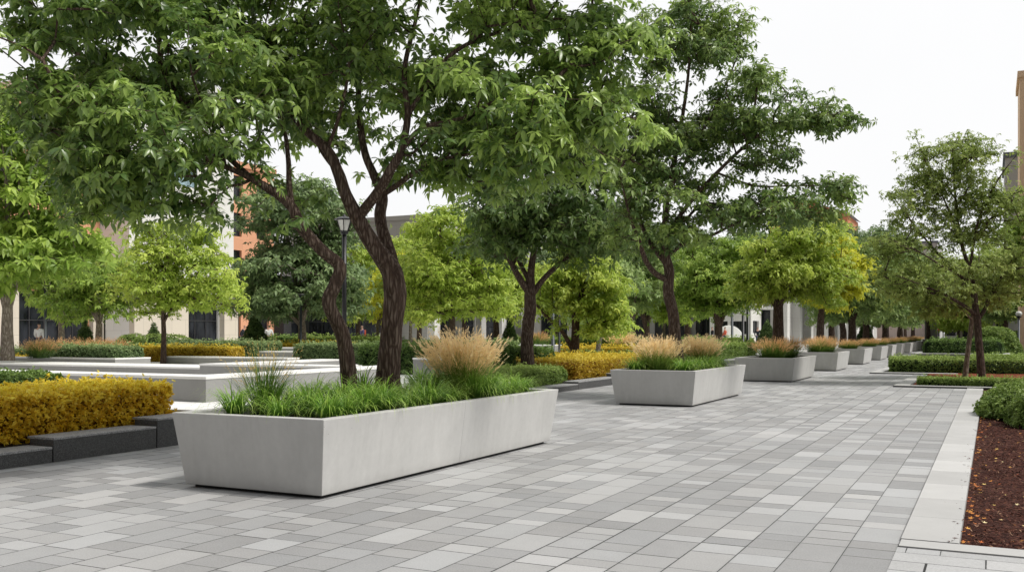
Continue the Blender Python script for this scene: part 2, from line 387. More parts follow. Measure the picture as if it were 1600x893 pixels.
# ------------------------------------------------------------------ foliage kernels
def nrm(a): return a / np.maximum(np.linalg.norm(a, axis=-1, keepdims=True), 1e-9)
T_HI = np.array([(0,0,0), (-.19,.30,.05),(0,.32,0),(.19,.30,.05), (-.17,.66,.02),(0,.68,-.03),(.17,.66,.02), (0,1.05,-.10)])
F_HI3 = [(0,3,2),(0,2,1),(5,6,7),(4,5,7)]; F_HI4 = [(2,3,6,5),(1,2,5,4)]
T_LO = np.array([(0,0,0), (.22,.45,.04), (0,1,-.08), (-.22,.45,.04), (0,.5,-.03)])
F_LO4 = [(0,1,2,4),(0,4,2,3)]
T_NEEDLE = np.array([(0,0,0), (.13,.5,.02), (0,1,0), (-.13,.5,.02)])
def leaves(P, Y, Z, L, tint, hi=False, wid=1.0, tmpl=None):
    """P base points, Y along the leaf, Z leaf normal"""
    Y = nrm(Y); X = nrm(np.cross(Y, Z)); Z = np.cross(X, Y)
    T = (T_HI if hi else T_LO) if tmpl is None else tmpl
    n, k = len(P), len(T)
    V = (P[:, None, :] + L[:, None, None] * (X[:, None, :]*T[None, :, 0:1]*wid + Y[:, None, :]*T[None, :, 1:2] + Z[:, None, :]*T[None, :, 2:3]))
    V[:, :, 2] -= (L[:, None] * .22 * T[None, :, 1]**2)
    off = (np.arange(n) * k)[:, None, None]
    if tmpl is not None: F = [(np.array([(0,1,2,3)])[None] + off).reshape(-1, 4)]
    elif hi: F = [(np.array(F_HI3)[None] + off).reshape(-1, 3), (np.array(F_HI4)[None] + off).reshape(-1, 4)]
    else: F = [(np.array(F_LO4)[None] + off).reshape(-1, 4)]
    return V.reshape(-1, 3), F, np.repeat(tint, k, axis=0)
def whorls(P, A, young, k, L0, rng, hi=False, wid=1.0, pitch=(-.75, .35)):  # young: new growth tint that also carries painted sunlight
    n = len(P); A = nrm(A)
    ref = np.tile(np.array([[1.0, .3, .1]]), (n, 1)); U = nrm(np.cross(A, ref)); W = np.cross(A, U)
    ph = rng.uniform(0, 2*PI, n)[:, None] + np.arange(k)[None]*2*PI/k + rng.normal(0, .25, (n, k))
    rad = U[:, None]*np.cos(ph)[..., None] + W[:, None]*np.sin(ph)[..., None]
    p = rng.uniform(pitch[0], pitch[1], (n, k))[..., None]
    Y = rad*np.cos(p) + A[:, None]*np.sin(p); Z = A[:, None]*np.cos(p) - rad*np.sin(p)
    Z = Z + rng.normal(0, .25, Z.shape)
    L = L0*rng.uniform(.6, 1.2, (n, k))
    PP = np.repeat(P[:, None], k, 1) + rad*L0*.08
    wr = rng.uniform(0, 1, n)[:, None]*.6 + rng.uniform(0, 1, (n, k))*.4
    yg = np.clip(young[:, None] + rng.normal(0, .12, (n, k)), 0, 1)
    t = np.stack([wr, yg, np.zeros_like(wr)], -1)
    return leaves(PP.reshape(-1, 3), Y.reshape(-1, 3), Z.reshape(-1, 3), L.ravel(), t.reshape(-1, 3), hi, wid)
def smooth_line(pts, rad, step):
    pts = np.asarray(pts, float); rad = np.asarray(rad, float)
    P = np.vstack([2*pts[0]-pts[1], pts, 2*pts[-1]-pts[-2]]); out = []; ro = []
    for i in range(1, len(P)-2):
        n = max(1, int(np.linalg.norm(P[i+1]-P[i])/step))
        for j in range(n):
            t = j/n
            out.append(.5*((2*P[i]) + (-P[i-1]+P[i+1])*t + (2*P[i-1]-5*P[i]+4*P[i+1]-P[i+2])*t*t + (-P[i-1]+3*P[i]-3*P[i+1]+P[i+2])*t**3))
            ro.append(rad[i-1]*(1-t)+rad[i]*t)
    out.append(pts[-1]); ro.append(rad[-1]); return np.array(out), np.array(ro)
def tube(P, R, n, rough=0.0, seed=0):
    P = np.asarray(P); T = np.gradient(P, axis=0) if len(P) > 1 else np.array([[0, 0, 1.]]); T = nrm(T)
    ref = np.array([1., 0, 0]) if abs(T[0][0]) < .9 else np.array([0, 1., 0])
    u = nrm(np.cross(T[0], ref)); U = [u]
    for i in range(1, len(P)):
        u = u - T[i]*np.dot(u, T[i]); u = u/max(np.linalg.norm(u), 1e-9); U.append(u)
    U = np.array(U); W = np.cross(T, U)
    a = np.arange(n)*2*PI/n
    R = np.asarray(R)[:, None]*np.ones((1, n))
    if rough:
        for i in range(len(P)):
            for j in range(n):
                q = P[i]*1.0
                v = Vector((q[0]*3+math.cos(a[j])*2.2+seed, q[1]*3+math.sin(a[j])*2.2, q[2]*2.2))
                v2 = Vector((math.cos(a[j])*7+seed, math.sin(a[j])*7, q[2]*5+q[0]*3))
                R[i, j] *= 1 + rough*(mnoise.noise(v)*1.1 + mnoise.noise(v2)*.75)
    V = P[:, None] + R[..., None]*(U[:, None]*np.cos(a)[None, :, None] + W[:, None]*np.sin(a)[None, :, None])
    m = len(P); i = np.arange(m-1)[:, None]*n; j = np.arange(n)[None]; j2 = (j+1) % n
    F = np.stack([i+j, i+j2, i+n+j2, i+n+j], -1).reshape(-1, 4)
    return V.reshape(-1, 3), F
def joinparts(parts):
    V = []; F = {}; T = []; o = 0
    for p in parts:
        v, fs = p[0], p[1]
        for f in fs: F.setdefault(f.shape[1], []).append(f+o)
        V.append(v); T.append(p[2] if len(p) > 2 else np.zeros((len(v), 3))); o += len(v)
    return np.vstack(V), [np.vstack(f) for f in F.values()], np.vstack(T)

def make_tree(base, limbs, blobs, npads, per, padr, leaf, rng, hero=False, twig=.006, sub=3, k=6, flat=.35, hi=False, wid=1.0,
              lit_youth=.35, frame=None, shell=.45, cap_step=.22, sides=8, rough=.0, seed=0):
    """returns trunk mesh data and crown mesh data, in coordinates local to base"""
    base = np.asarray(base, float)
    R_, D_ = (RT, FW) if frame is None else frame
    pos = []; par = []; fix = []; plen = []; tan = []; paths = []
    for li, (pts, rad) in enumerate(limbs):
        P, R = smooth_line(np.asarray(pts)-base, rad, .05 if hero else .15)
        if li: 
            A = np.array(pos); a = int(np.argmin(np.linalg.norm(A-P[0], axis=1)))
        else: a = -1
        ids = [] if a < 0 else [a]
        for i in range(len(P)):
            if i == 0 and a >= 0: continue
            pr = ids[-1] if ids else -1
            pos.append(P[i]); par.append(pr); fix.append(R[i]); ids.append(len(pos)-1)
            d = P[i]-(pos[pr] if pr >= 0 else P[i]-UP); plen.append((plen[pr] if pr >= 0 else 0)+np.linalg.norm(d)*(pr >= 0)); tan.append(nrm(d))
        rr = [R[0] if a >= 0 else R[0]] + list(R[1:])
        paths.append((ids, rr[:len(ids)]))
    nlimb = len(pos)
    # targets: flattened pads of twigs inside the crown blobs
    vol = np.array([b[1][0]*b[1][1]*b[1][2]*(b[2] if len(b) > 2 else 1) for b in blobs]); vol = vol**.62/np.sum(vol**.62)
    which = rng.choice(len(blobs), npads, p=vol)
    dirs = nrm(rng.normal(0, 1, (npads, 3))); rr = rng.uniform(shell, 1, npads)**.6 * (1 if hero else rng.uniform(.85, 1.18, npads))
    cen = np.array([blobs[w][0] for w in which])-base; rad = np.array([blobs[w][1] for w in which])
    o = dirs*rr[:, None]*rad
    PC = cen + o[:, 0:1]*R_ + o[:, 1:2]*D_ + o[:, 2:3]*UP
    ps = padr*rng.uniform(.6, 1.3, npads)
    q = rng.normal(0, 1, (npads, per, 3)); q = q/np.maximum(1, np.linalg.norm(q, axis=2, keepdims=True)/1.7)
    tg = PC[:, None] + q*ps[:, None, None]*np.array([.6, .6, .6*flat])
    tg[..., 2] -= .25*np.linalg.norm(q[..., :2], axis=2)**2*ps[:, None]*.35
    outer = np.repeat(rr[:, None], per, 1).ravel(); padrel = (q[..., 2]*.5).ravel()
    tg = tg.reshape(-1, 3)
    ex = []
    for pi, (ids, rr_) in enumerate(paths):
        if pi == 0 and len(paths) > 1 and not hero: continue
        m_ = len(ids); q_ = ids[int(m_*(.45 if pi else .8)):]
        for z_ in np.linspace(0, len(q_)-1, 12).astype(int): ex.append(np.array(pos[q_[z_]]) + rng.normal(0, .45, 3)*padr*np.array([1, 1, .6]))
        ex.append(np.array(pos[ids[-1]])+rng.normal(0, .05, 3)); ex.append(np.array(pos[ids[-1]])+rng.normal(0, .15, 3)*padr)
    ex = np.array(ex); tg = np.vstack([tg, ex]); outer = np.concatenate([outer, np.full(len(ex), .7)]); padrel = np.concatenate([padrel, np.zeros(len(ex))])
    pad_lit_young = np.concatenate([np.repeat(rng.uniform(0, 1, npads)[:, None], per, 1).ravel(), rng.uniform(0, .6, len(ex))])
    L = np.array(pos[:nlimb]); dmin = np.array([np.min(np.linalg.norm(L-t, axis=1)) for t in tg])
    order = np.argsort(dmin)
    POS = np.zeros((nlimb+len(tg)*14, 3)); TAN = np.zeros_like(POS); PL = np.zeros(len(POS))
    POS[:nlimb] = pos; TAN[:nlimb] = tan; PL[:nlimb] = plen; n = nlimb
    # the lower trunk grows no twigs
    zmin = min(b[0][2]-b[1][2] for b in blobs)-base[2]
    ban = np.zeros(len(POS)); ban[:nlimb] = np.where(POS[:nlimb, 2] < zmin-.35, 4.0, 0)
    ends = {}
    for ti in order:
        t = tg[ti]; dv = t-POS[:n]; ds = np.linalg.norm(dv, axis=1)
        cs = np.sum(dv*TAN[:n], axis=1)/np.maximum(ds, 1e-6)
        a = int(np.argmin(ds*(1+.45*(1-cs)) + .12*PL[:n] + ban[:n])); dist = ds[a]
        m = int(min(12, max(1, dist/cap_step)))
        c = POS[a] + TAN[a]*dist*.35 + UP*dist*.08
        prev = a; ids = [a]
        jit = rng.normal(0, .035*dist, (m, 3))
        for i in range(1, m+1):
            s = i/m; p = (1-s)**2*POS[a]+2*s*(1-s)*c+s*s*t
            if i < m: p = p+jit[i-1]
            POS[n] = p; TAN[n] = nrm(p-POS[prev]); PL[n] = PL[prev]+np.linalg.norm(p-POS[prev])
            par.append(prev); fix.append(0); prev = n; ids.append(n); n += 1
        paths.append((ids, None)); ends[ti] = prev
    POS = POS[:n]
    acc = np.zeros(n); e = 2.3
    for v in ends.values(): acc[v] += twig**e
    for i in range(n-1, -1, -1):
        if par[i] >= 0: acc[par[i]] += acc[i]
    rad = acc**(1/e)
    fixr = np.array(fix)
    parts = []
    for pi, (ids, rr) in enumerate(paths):
        if rr is not None:
            ids2 = ids; R = np.array([fixr[i] if fixr[i] > 0 else rad[i] for i in ids2]); 
            if pi: R[0] = R[1] if len(R) > 1 else R[0]
            ns = (26 if rough and R[0] > .05 else 14) if hero else sides
            parts.append(tube(POS[ids2], R, ns, rough if hero else 0, seed+pi))
        else:
            r = rad[ids]; r[0] = r[1]; r = np.minimum(r, .06 if hero else .07)
            r0 = fixr[ids[0]]
            if r0 > 0: r = np.minimum(r, r0*.75)
            nsd = 6 if r[0] > .02 else (4 if r[0] > .009 else 3)
            parts.append(tube(POS[ids], r, nsd))
    # leaf whorls around every twig end
    E = np.array([POS[ends[i]] for i in range(len(tg))]); ET = np.array([TAN[ends[i]] for i in range(len(tg))])
    offs = rng.normal(0, 1, (len(tg), sub, 3))*np.array([1, 1, .55])*padr*.34; offs[:, 0] = 0
    WP = (E[:, None]+offs); 
    if hero:
        B0 = np.repeat(E[:, None], sub-1, 1).reshape(-1, 3); B1 = WP[:, 1:].reshape(-1, 3); ax = nrm(B1-B0+1e-6)
        u1 = nrm(np.cross(ax, np.array([.3, .9, .2]))); u2 = np.cross(ax, u1); rw = twig*.55
        ring = np.stack([u1, -.5*u1+.87*u2, -.5*u1-.87*u2], 1)
        SV = np.concatenate([B0[:, None]+ring*rw, B1[:, None]+ring*rw*.6], 1).reshape(-1, 3)
        SF = (np.array([(0,1,4,3),(1,2,5,4),(2,0,3,5)])[None]+(np.arange(len(B0))*6)[:, None, None]).reshape(-1, 4)
        parts.append((SV, SF))
    A = ET[:, None]*.45 + UP*.75 + rng.normal(0, .3, (len(tg), sub, 3)) + offs/padr*.5
    yb = np.clip(lit_youth*(.2 + .9*pad_lit_young[:, None]*(outer[:, None]**2) + .5*offs[..., 2]/padr + .25*rng.normal(0, 1, (len(tg), sub))), 0, 1)  # outer and upper tips tinted brighter as if sunlit, besides new growth
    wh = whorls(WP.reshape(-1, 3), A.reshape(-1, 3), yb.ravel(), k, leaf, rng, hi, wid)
    tv, tf, _ = joinparts([(p[0], [p[1]]) for p in parts])
    return (tv, tf), wh
def put_tree(name, label, base, data, bark, leafm, group=None, cat='tree'):
    t = thing(name, label, cat, base, group)
    (tv, tf), wh = data
    link('trunk', mesh_np('trunk', tv, tf, smooth=True), bark, t)
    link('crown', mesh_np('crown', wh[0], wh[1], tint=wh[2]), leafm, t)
    return t
def dup(root, loc, rz=0, s=1.0, label=None, name=None, mats=None):
    r = root.copy(); C.objects.link(r); r.location = tuple(float(v) for v in loc); r.rotation_euler = (0, 0, rz); r.scale = (s, s, s)
    if label: r['label'] = label
    for ch in list(root.children):
        c = ch.copy(); C.objects.link(c); c.parent = r
        for g in ch.children:
            d = g.copy(); C.objects.link(d); d.parent = c
    return r
def auto_limbs(base, split, tr, blobs, rng, nl=4, lean=(0, 0), multi=0):
    b = np.asarray(base, float); top = b + np.array([lean[0], lean[1], split])
    mid = (b+top)/2 + np.array([rng.normal(0, .04), rng.normal(0, .04), 0])*split*.5
    limbs = [([b-UP*.05, mid, top], [tr*1.25, tr, tr*.85])]
    zt = max(q[0][2]+q[1][2]*.6 for q in blobs)
    for i in range(nl):
        q = blobs[i % len(blobs)]
        a = 2*PI*i/nl + rng.uniform(-.4, .4)
        e = q[0] + (RT*math.cos(a)*q[1][0] + FW*math.sin(a)*q[1][1])*.55 + UP*q[1][2]*rng.uniform(.0, .5)
        st = b + (top-b)*(1-.18*rng.random()*(i > 0)) if i else top
        m = st + (e-st)*.45 + UP*.12*np.linalg.norm(e-st) + rng.normal(0, .08, 3)
        limbs.append(([st, m, e], [tr*.6, tr*.38, tr*.12]))
    c = blobs[0][0] + UP*blobs[0][1][2]*.7
    limbs.append(([top, (top+c)/2+rng.normal(0, .1, 3), c], [tr*.65, tr*.4, tr*.1]))
    return limbs
def px_blob(px, py, d, w, dd, h): return (pt(px, py, d), (w, dd, h))
def blob_from_box(x0, x1, y0, y1, d, dd=None):
    """crown ellipsoid that spans a band of the view at depth d"""
    c = pt((x0+x1)/2, (y0+y1)/2, d); w = (x1-x0)/2/FOC*d; h = (y1-y0)/2/FOC*d
    return (c, (w, dd or w, h))

# ------------------------------------------------------------------ hedges and shrubs
def fbm(P, s, seed=0):
    return np.array([mnoise.noise(Vector((float(p[0]*s+seed), float(p[1]*s), float(p[2]*s)))) for p in P])
def rng_box_surface(x, y, z, n, rng, rnd=.12):
    """points and normals on a soft box of size 2x * 2y * z standing on z=0"""
    ar = np.array([2*y*z, 2*y*z, 2*x*z, 2*x*z, 4*x*y]); f = rng.choice(5, n, p=ar/ar.sum())
    u = rng.uniform(-1, 1, n); v = rng.uniform(-1, 1, n); w = rng.uniform(0, 1, n)
    P = np.zeros((n, 3)); 
    P[:, 0] = np.where(f == 0, -x, np.where(f == 1, x, u*x)); P[:, 1] = np.where(f == 2, -y, np.where(f == 3, y, np.where(f < 2, u*y, v*y)))
    P[:, 2] = np.where(f == 4, z, w*z)
    r = min(rnd, x*.9, y*.9, z*.9)
    Cn = np.stack([np.clip(P[:, 0], -x+r, x-r), np.clip(P[:, 1], -y+r, y-r), np.minimum(P[:, 2], z-r)], 1)
    D = P-Cn; l = np.linalg.norm(D, axis=1, keepdims=True); Nn = D/np.maximum(l, 1e-6)
    return Cn+Nn*r, Nn
def sprigs(P, Nn, L0, rng, k=3, wid=1.0, young=None, up=.5, spread=.7, needle=False):  # young: tint for new growth and painted sunlight together
    n = len(P)
    A = nrm(Nn*.7 + UP*up + rng.normal(0, .3, (n, 3)))
    Y = nrm(A[:, None] + rng.normal(0, spread, (n, k, 3))); Z = nrm(np.repeat(Nn[:, None]+UP*.3, k, 1) + rng.normal(0, .4, (n, k, 3)))
    L = L0*rng.uniform(.6, 1.25, (n, k)); PP = np.repeat(P[:, None], k, 1)
    if young is None: young = rng.uniform(0, .6, n)
    t = np.stack([np.clip(rng.uniform(0, 1, n)[:, None]*.5+rng.uniform(0, .5, (n, k)), 0, 1), np.clip(young[:, None]+rng.normal(0, .12, (n, k)), 0, 1), np.zeros((n, k))], -1)
    return leaves(PP.reshape(-1, 3), Y.reshape(-1, 3), Z.reshape(-1, 3), L.ravel(), t.reshape(-1, 3), False, wid, T_NEEDLE if needle else None)
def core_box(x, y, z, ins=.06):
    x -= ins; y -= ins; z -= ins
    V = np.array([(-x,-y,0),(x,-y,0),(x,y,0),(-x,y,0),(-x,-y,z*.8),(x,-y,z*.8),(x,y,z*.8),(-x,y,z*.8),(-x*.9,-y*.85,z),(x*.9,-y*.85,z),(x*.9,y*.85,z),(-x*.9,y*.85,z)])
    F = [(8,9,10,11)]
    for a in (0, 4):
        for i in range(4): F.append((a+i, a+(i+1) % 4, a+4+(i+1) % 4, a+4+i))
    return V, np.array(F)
HR = np.random.default_rng(5)
def hedge(label, x0, x1, y0, y1, z0, z1, leafm, core, dens=900, L0=.05, wob=.04, rnd=.1, group=None, name='clipped_hedge', cat='hedge', rz=0, k=3, up=.5, cap=16000):
    x, y, z = (x1-x0)/2, (y1-y0)/2, z1-z0
    area = 4*x*y + 4*(x+y)*z; n = int(min(cap, dens*area))
    P, Nn = rng_box_surface(x, y, z, n, HR, rnd)
    s = fbm(P, 2.2, x0) if n < 20000 else 0
    s2 = fbm(P, 7.0, y0)
    P = P + Nn*((s*.9+s2*.7)*wob - HR.uniform(0, wob*1.1, n))[:, None]
    stray = HR.uniform(0, 1, n) < .05; P[stray] += (Nn[stray]*.5+UP*.8)*(L0*HR.uniform(.3, 1.5, stray.sum()))[:, None]
    yg = np.clip(.08 + .75*(P[:, 2]/z)**3*HR.uniform(.2, 1.1, n) + .40*s2 + .20*Nn[:, 2] + HR.normal(0, .12, n), 0, 1)  # tops tinted brighter, sunlight put into the leaf colour besides new growth
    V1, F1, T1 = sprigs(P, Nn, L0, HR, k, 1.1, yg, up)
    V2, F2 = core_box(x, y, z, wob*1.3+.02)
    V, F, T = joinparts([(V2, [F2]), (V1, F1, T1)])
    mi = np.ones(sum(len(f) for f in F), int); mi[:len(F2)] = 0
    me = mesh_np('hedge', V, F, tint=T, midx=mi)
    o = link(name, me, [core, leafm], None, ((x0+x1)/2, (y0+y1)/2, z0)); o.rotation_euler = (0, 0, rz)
    return tag(o, label, cat, group)
def blob_shrub(label, c, rx, ry, h, leafm, core, n=4000, L0=.06, cone=False, name='rounded_shrub', cat='shrub', group=None, wob=.08, k=3):
    a = HR.uniform(0, 2*PI, n)
    if cone:
        v = 1-np.sqrt(HR.uniform(0, 1, n)); prof = (1-v)**.9*np.minimum(1, .8+v*3)
        P = np.stack([rx*prof*np.cos(a), ry*prof*np.sin(a), v*h], 1); Nn = nrm(np.stack([np.cos(a), np.sin(a), np.full(n, .35)], 1))
    else:
        u = HR.uniform(0, 1, n); r = np.sqrt(1-u*u); pw = .72
        P = np.stack([rx*r**pw*np.cos(a), ry*r**pw*np.sin(a), h*u], 1); Nn = nrm(np.stack([r*np.cos(a)/rx, r*np.sin(a)/ry, u/h], 1))
    s = fbm(P, 1.8/max(.5, rx), c[0]); s2 = fbm(P, 6/max(.5, rx), c[1])
    P = P + Nn*((s+s2*.8)*wob - HR.uniform(0, wob*1.3, n))[:, None]
    yg = np.clip(.1+.5*(P[:, 2]/h)*HR.uniform(.2, 1.1, n)+.5*s2, 0, 1)  # brighter upwards: sunlit look and new growth share this tint
    V1, F1, T1 = sprigs(P, Nn, L0, HR, k, 1.1 if not cone else .9, yg, .4)
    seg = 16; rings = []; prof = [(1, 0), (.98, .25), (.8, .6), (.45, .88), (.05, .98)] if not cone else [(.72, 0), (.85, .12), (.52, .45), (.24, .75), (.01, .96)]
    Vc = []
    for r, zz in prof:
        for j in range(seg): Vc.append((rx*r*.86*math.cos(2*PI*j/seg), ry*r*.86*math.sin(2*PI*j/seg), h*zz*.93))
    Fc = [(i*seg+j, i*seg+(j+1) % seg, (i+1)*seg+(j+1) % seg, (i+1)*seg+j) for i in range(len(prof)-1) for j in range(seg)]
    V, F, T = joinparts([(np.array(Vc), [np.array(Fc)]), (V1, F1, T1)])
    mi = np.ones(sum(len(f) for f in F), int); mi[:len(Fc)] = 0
    o = link(name, mesh_np('shrub', V, F, tint=T, midx=mi), [core, leafm], None, c)
    return tag(o, label, cat, group)

# ------------------------------------------------------------------ grasses
def blades(n, r0, length, el, bend, width, rng, S=6, lv=.3, plume=None, tmax=1.0):
    """curved tapering strips; el = start elevation range, bend = droop in radians over the blade"""
    az = rng.uniform(0, 2*PI, n); rb = r0*np.sqrt(rng.uniform(0, 1, n))
    P = np.stack([rb*np.cos(az+rng.normal(0, .8, n)), rb*np.sin(az+rng.normal(0, .8, n)), np.zeros(n)], 1)
    L = length*rng.uniform(1-lv, 1+lv*.6, n); e0 = rng.uniform(el[0], el[1], n); b = rng.uniform(bend[0], bend[1], n)
    pts = [P]; W = []
    side = np.stack([-np.sin(az), np.cos(az), np.zeros(n)], 1)
    tw = rng.normal(0, .25, n)
    for i in range(1, S):
        t = (i-.5)/(S-1); e = e0-b*t*t
        h = np.stack([np.cos(az+tw*t), np.sin(az+tw*t), np.zeros(n)], 1)
        pts.append(pts[-1]+(h*np.cos(e)[:, None]+UP*np.sin(e)[:, None])*(L/(S-1))[:, None])
    pts = np.stack(pts, 1)
    t = np.linspace(0, 1, S); w = width*np.minimum(1, .55+t*2)*np.clip(1.02-t**2.2, .04, 1)
    A = pts-side[:, None]*w[None, :, None]/2; B = pts+side[:, None]*w[None, :, None]/2
    V = np.stack([A, B], 2).reshape(-1, 3)
    o = (np.arange(n)*S*2)[:, None, None]; i = np.arange(S-1)*2
    F = (np.stack([i, i+1, i+3, i+2], -1)[None]+o).reshape(-1, 4)
    rn = rng.uniform(0, 1, n)
    T = np.stack([np.repeat(rn, S*2), np.tile(np.repeat(t*tmax, 2), n), np.zeros(n*S*2)], 1)
    return V, F, T, pts
def tuft_mesh(rng, n=90, length=.42, r0=.06, width=.008):
    a = blades(n, r0, length, (.75, 1.45), (1.4, 2.9), width, rng, S=7)
    b = blades(n//3, r0, length*.7, (1.0, 1.5), (.4, 1.2), width, rng)
    V, F, T = joinparts([(a[0], [a[1]], a[2]), (b[0], [b[1]], b[2])])
    T[:, 0] = T[:, 0]**2
    return mesh_np('grass_tuft', V, F, tint=T)
def feather_mesh(rng, n=200, length=.85, r0=.12, width=.006, green=200, fl=18, spread=(.85, 1.5), gl=.65, gb=(.2, 1.2), fluff=.035):
    """plumed stems over a tuft of green blades"""
    st = blades(n, r0, length, spread, (.05, .45), width*.55, rng, S=6, lv=.22, tmax=.8)
    gr = blades(green, r0, length*gl, (spread[0]-.2, 1.5), gb, width, rng, S=6, tmax=.42)
    pts = st[3]; parts = [(st[0], [st[1]], st[2]), (gr[0], [gr[1]], gr[2])]
    if fl:
        u = rng.uniform(.5, 1.0, (n, fl)); x = u*(pts.shape[1]-1); i = np.minimum(x.astype(int), pts.shape[1]-2); f = (x-i)[..., None]
        I = np.arange(n)[:, None]
        B = pts[I, i]*(1-f)+pts[I, i+1]*f; D = nrm(pts[I, i+1]-pts[I, i])
        Y = nrm(D+rng.normal(0, .22, B.shape)); Z = rng.normal(0, 1, B.shape)
        Lf = fluff*rng.uniform(.7, 1.5, (n, fl))*(1.25-np.abs(u-.75)*2.2)
        T = np.stack([rng.uniform(0, 1, (n, fl)), .68+.32*u, np.zeros((n, fl))], -1)
        q = leaves(B.reshape(-1, 3), Y.reshape(-1, 3), Z.reshape(-1, 3), Lf.ravel()*1.6, T.reshape(-1, 3), False, .48, T_NEEDLE)
        parts.append(q)
    V, F, T = joinparts(parts)
    return mesh_np('plumed_grass', V, F, tint=T)

# =================================================================== SETTING
def sheet(name, x0, x1, y0, y1, z, mat, kind='structure', nx=1, ny=1):
    xs = np.linspace(x0, x1, nx+1); ys = np.linspace(y0, y1, ny+1)
    V = [(x, y, z) for y in ys for x in xs]
    F = [(j*(nx+1)+i, j*(nx+1)+i+1, (j+1)*(nx+1)+i+1, (j+1)*(nx+1)+i) for j in range(ny) for i in range(nx)]
    me = bpy.data.meshes.new(name); me.from_pydata(V, [], F)
    return tag(link(name, me, mat), kind=kind)
sheet('ground', -900, 900, -600, 1200, -.30, concrete_mat('distant_ground', .38, .05, False))
V = [(-10.9,-6,0),(30,-6,0),(30,8.1,0),(-.24,8.1,0),(-.24,31.45,0),(-2.2,31.45,0),(-2.2,41.5,0),(-3.95,41.5,0),(-3.95,230,0),(-10.9,230,0),(30,80,-.0),(30,230,0),(-3.95,80,0)]
me = bpy.data.meshes.new('paving'); me.from_pydata(V, [], [(0,1,2,3,4,5,6,7,12,8,9),(12,10,11,8)]); tag(link('promenade_paving', me, M['paving']), kind='structure')
# raised terrace on the left
def slab_struct(name, x0, x1, y0, y1, z0, z1, mat, bevel=0):
    m = MB(); m.box(x0, x1, y0, y1, z0, z1); return tag(m.build(name, mat, bevel=bevel), kind='structure')
slab_struct('terrace', -140, -13.0, -8, 240, -.01, .40, M['terrace'])
slab_struct('terrace_edge', -13.0, -11.15, 11.7, 22.0, -.01, .398, M['terrace'])
slab_struct('terrace_border', -13.0, -11.15, 36.3, 240, -.01, .398, M['terrace'])
def rough_bed(name, x0, x1, y0, y1, z, mat, amp=.03, step=.12):
    nx, ny = max(2, int((x1-x0)/step)), max(2, int((y1-y0)/step))
    o = sheet(name, x0, x1, y0, y1, z, mat, nx=nx, ny=ny)
    for v in o.data.vertices:
        e = min(v.co.x-x0, x1-v.co.x, v.co.y-y0, y1-v.co.y)
        v.co.z += (mnoise.noise(v.co*2.0)*.6+mnoise.noise(v.co*7)*.5)*amp*min(1, e*4)
    return o
rough_bed('hedge_bed', -13.0, -11.15, -6, 11.7, .20, M['soil'], step=.2)
rough_bed('shrub_bed', -13.0, -11.15, 22.0, 36.3, .20, M['soil'], step=.2)

# dark granite edging blocks: each block is one thing
BL = 'dark granite edging blocks along the paving'
blocks = [(-6, 4.0, .10, 'low dark granite block nearest the camera'), (4.0, 8.44, .20, 'low dark granite edging block under the golden hedge at the left edge'),
          (8.46, 10.15, .31, 'dark granite block with long pale tread beside the golden hedge'), (10.17, 12.2, .42, 'tallest dark granite block, tucked behind the near planter corner'),
          (12.22, 17, .42, 'granite edging block hidden behind the long planter'), (17.02, 22.0, .40, 'granite edging block behind the far end of the long planter'),
          (22.02, 25.9, .17, 'low granite edging block below the green mound shrub'), (25.92, 29.4, .23, 'middle granite edging block below the golden hedge'),
          (29.42, 36.3, .33, 'higher granite edging block ending behind the second planter'), (36.32, 60, .40, 'long granite edging step beyond the second planter'), (60.02, 120, .40, 'far granite edging step along the terrace')]
for (a, b, h, lab) in blocks:
    t = thing('granite_block', lab, 'edging block', (-10.7, a, 0), BL)
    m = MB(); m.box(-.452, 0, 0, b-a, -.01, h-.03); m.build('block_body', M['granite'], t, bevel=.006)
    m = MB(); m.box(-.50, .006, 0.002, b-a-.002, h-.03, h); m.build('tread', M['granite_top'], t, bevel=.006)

# concrete seat walls on the terrace
def seat_wall(label, segs, h=.46, z=.40):
    x0, y0 = segs[0][0], segs[0][2]
    t = thing('seat_wall', label, 'low wall', (x0, y0, z), 'low concrete seat walls on the terrace')
    b = MB(); c = MB()
    for i, (a, b2, c1, d) in enumerate(segs):
        b.box(a-x0, b2-x0, c1-y0, d-y0, -.005, h-.05-.0005*i); c.box(a-x0-.012, b2-x0+.012, c1-y0-.012, d-y0+.012, h-.05-.0005*i, h-.001*i)
    b.build('wall_body', M['concrete_far'], t); c.build('wall_cap', M['cap'], t, bevel=.008)
    return t
seat_wall('long pale concrete seat wall with a square corner behind the golden hedge', [(-34, -12.6, 13.1, 13.75), (-13.25, -12.602, 13.76, 19.4)])
seat_wall('inner concrete seat wall with a dark end, behind the long corner wall', [(-18.0, -13.6, 18.5, 19.3), (-18.0, -17.3, 19.31, 23.5)])
seat_wall('flat pale concrete platform edge left of the inner seat wall', [(-36, -18.6, 19.9, 21.6)], .30)
seat_wall('grey concrete bench in front of the golden hedge under the maple', [(-29.6, -23.5, 28.6, 29.3)], .30)
seat_wall('short grey bench slab between the golden hedges', [(-31.0, -27.2, 33.6, 34.4)], .42)
seat_wall('far pale concrete wall under the second golden hedge', [(-33.0, -25.2, 38.2, 39.0)], .50)
seat_wall('small grey concrete block half hidden behind the big feather grass', [(-14.35, -12.9, 22.8, 23.8)], .55)
seat_wall('thin pale kerb wall round the lawn in the middle distance', [(-19.5, -14.2, 44.0, 44.5)], .22)
seat_wall('tiny pale bench beside the golden hedge in the middle distance', [(-24.3, -22.2, 62.0, 62.8)], .55)

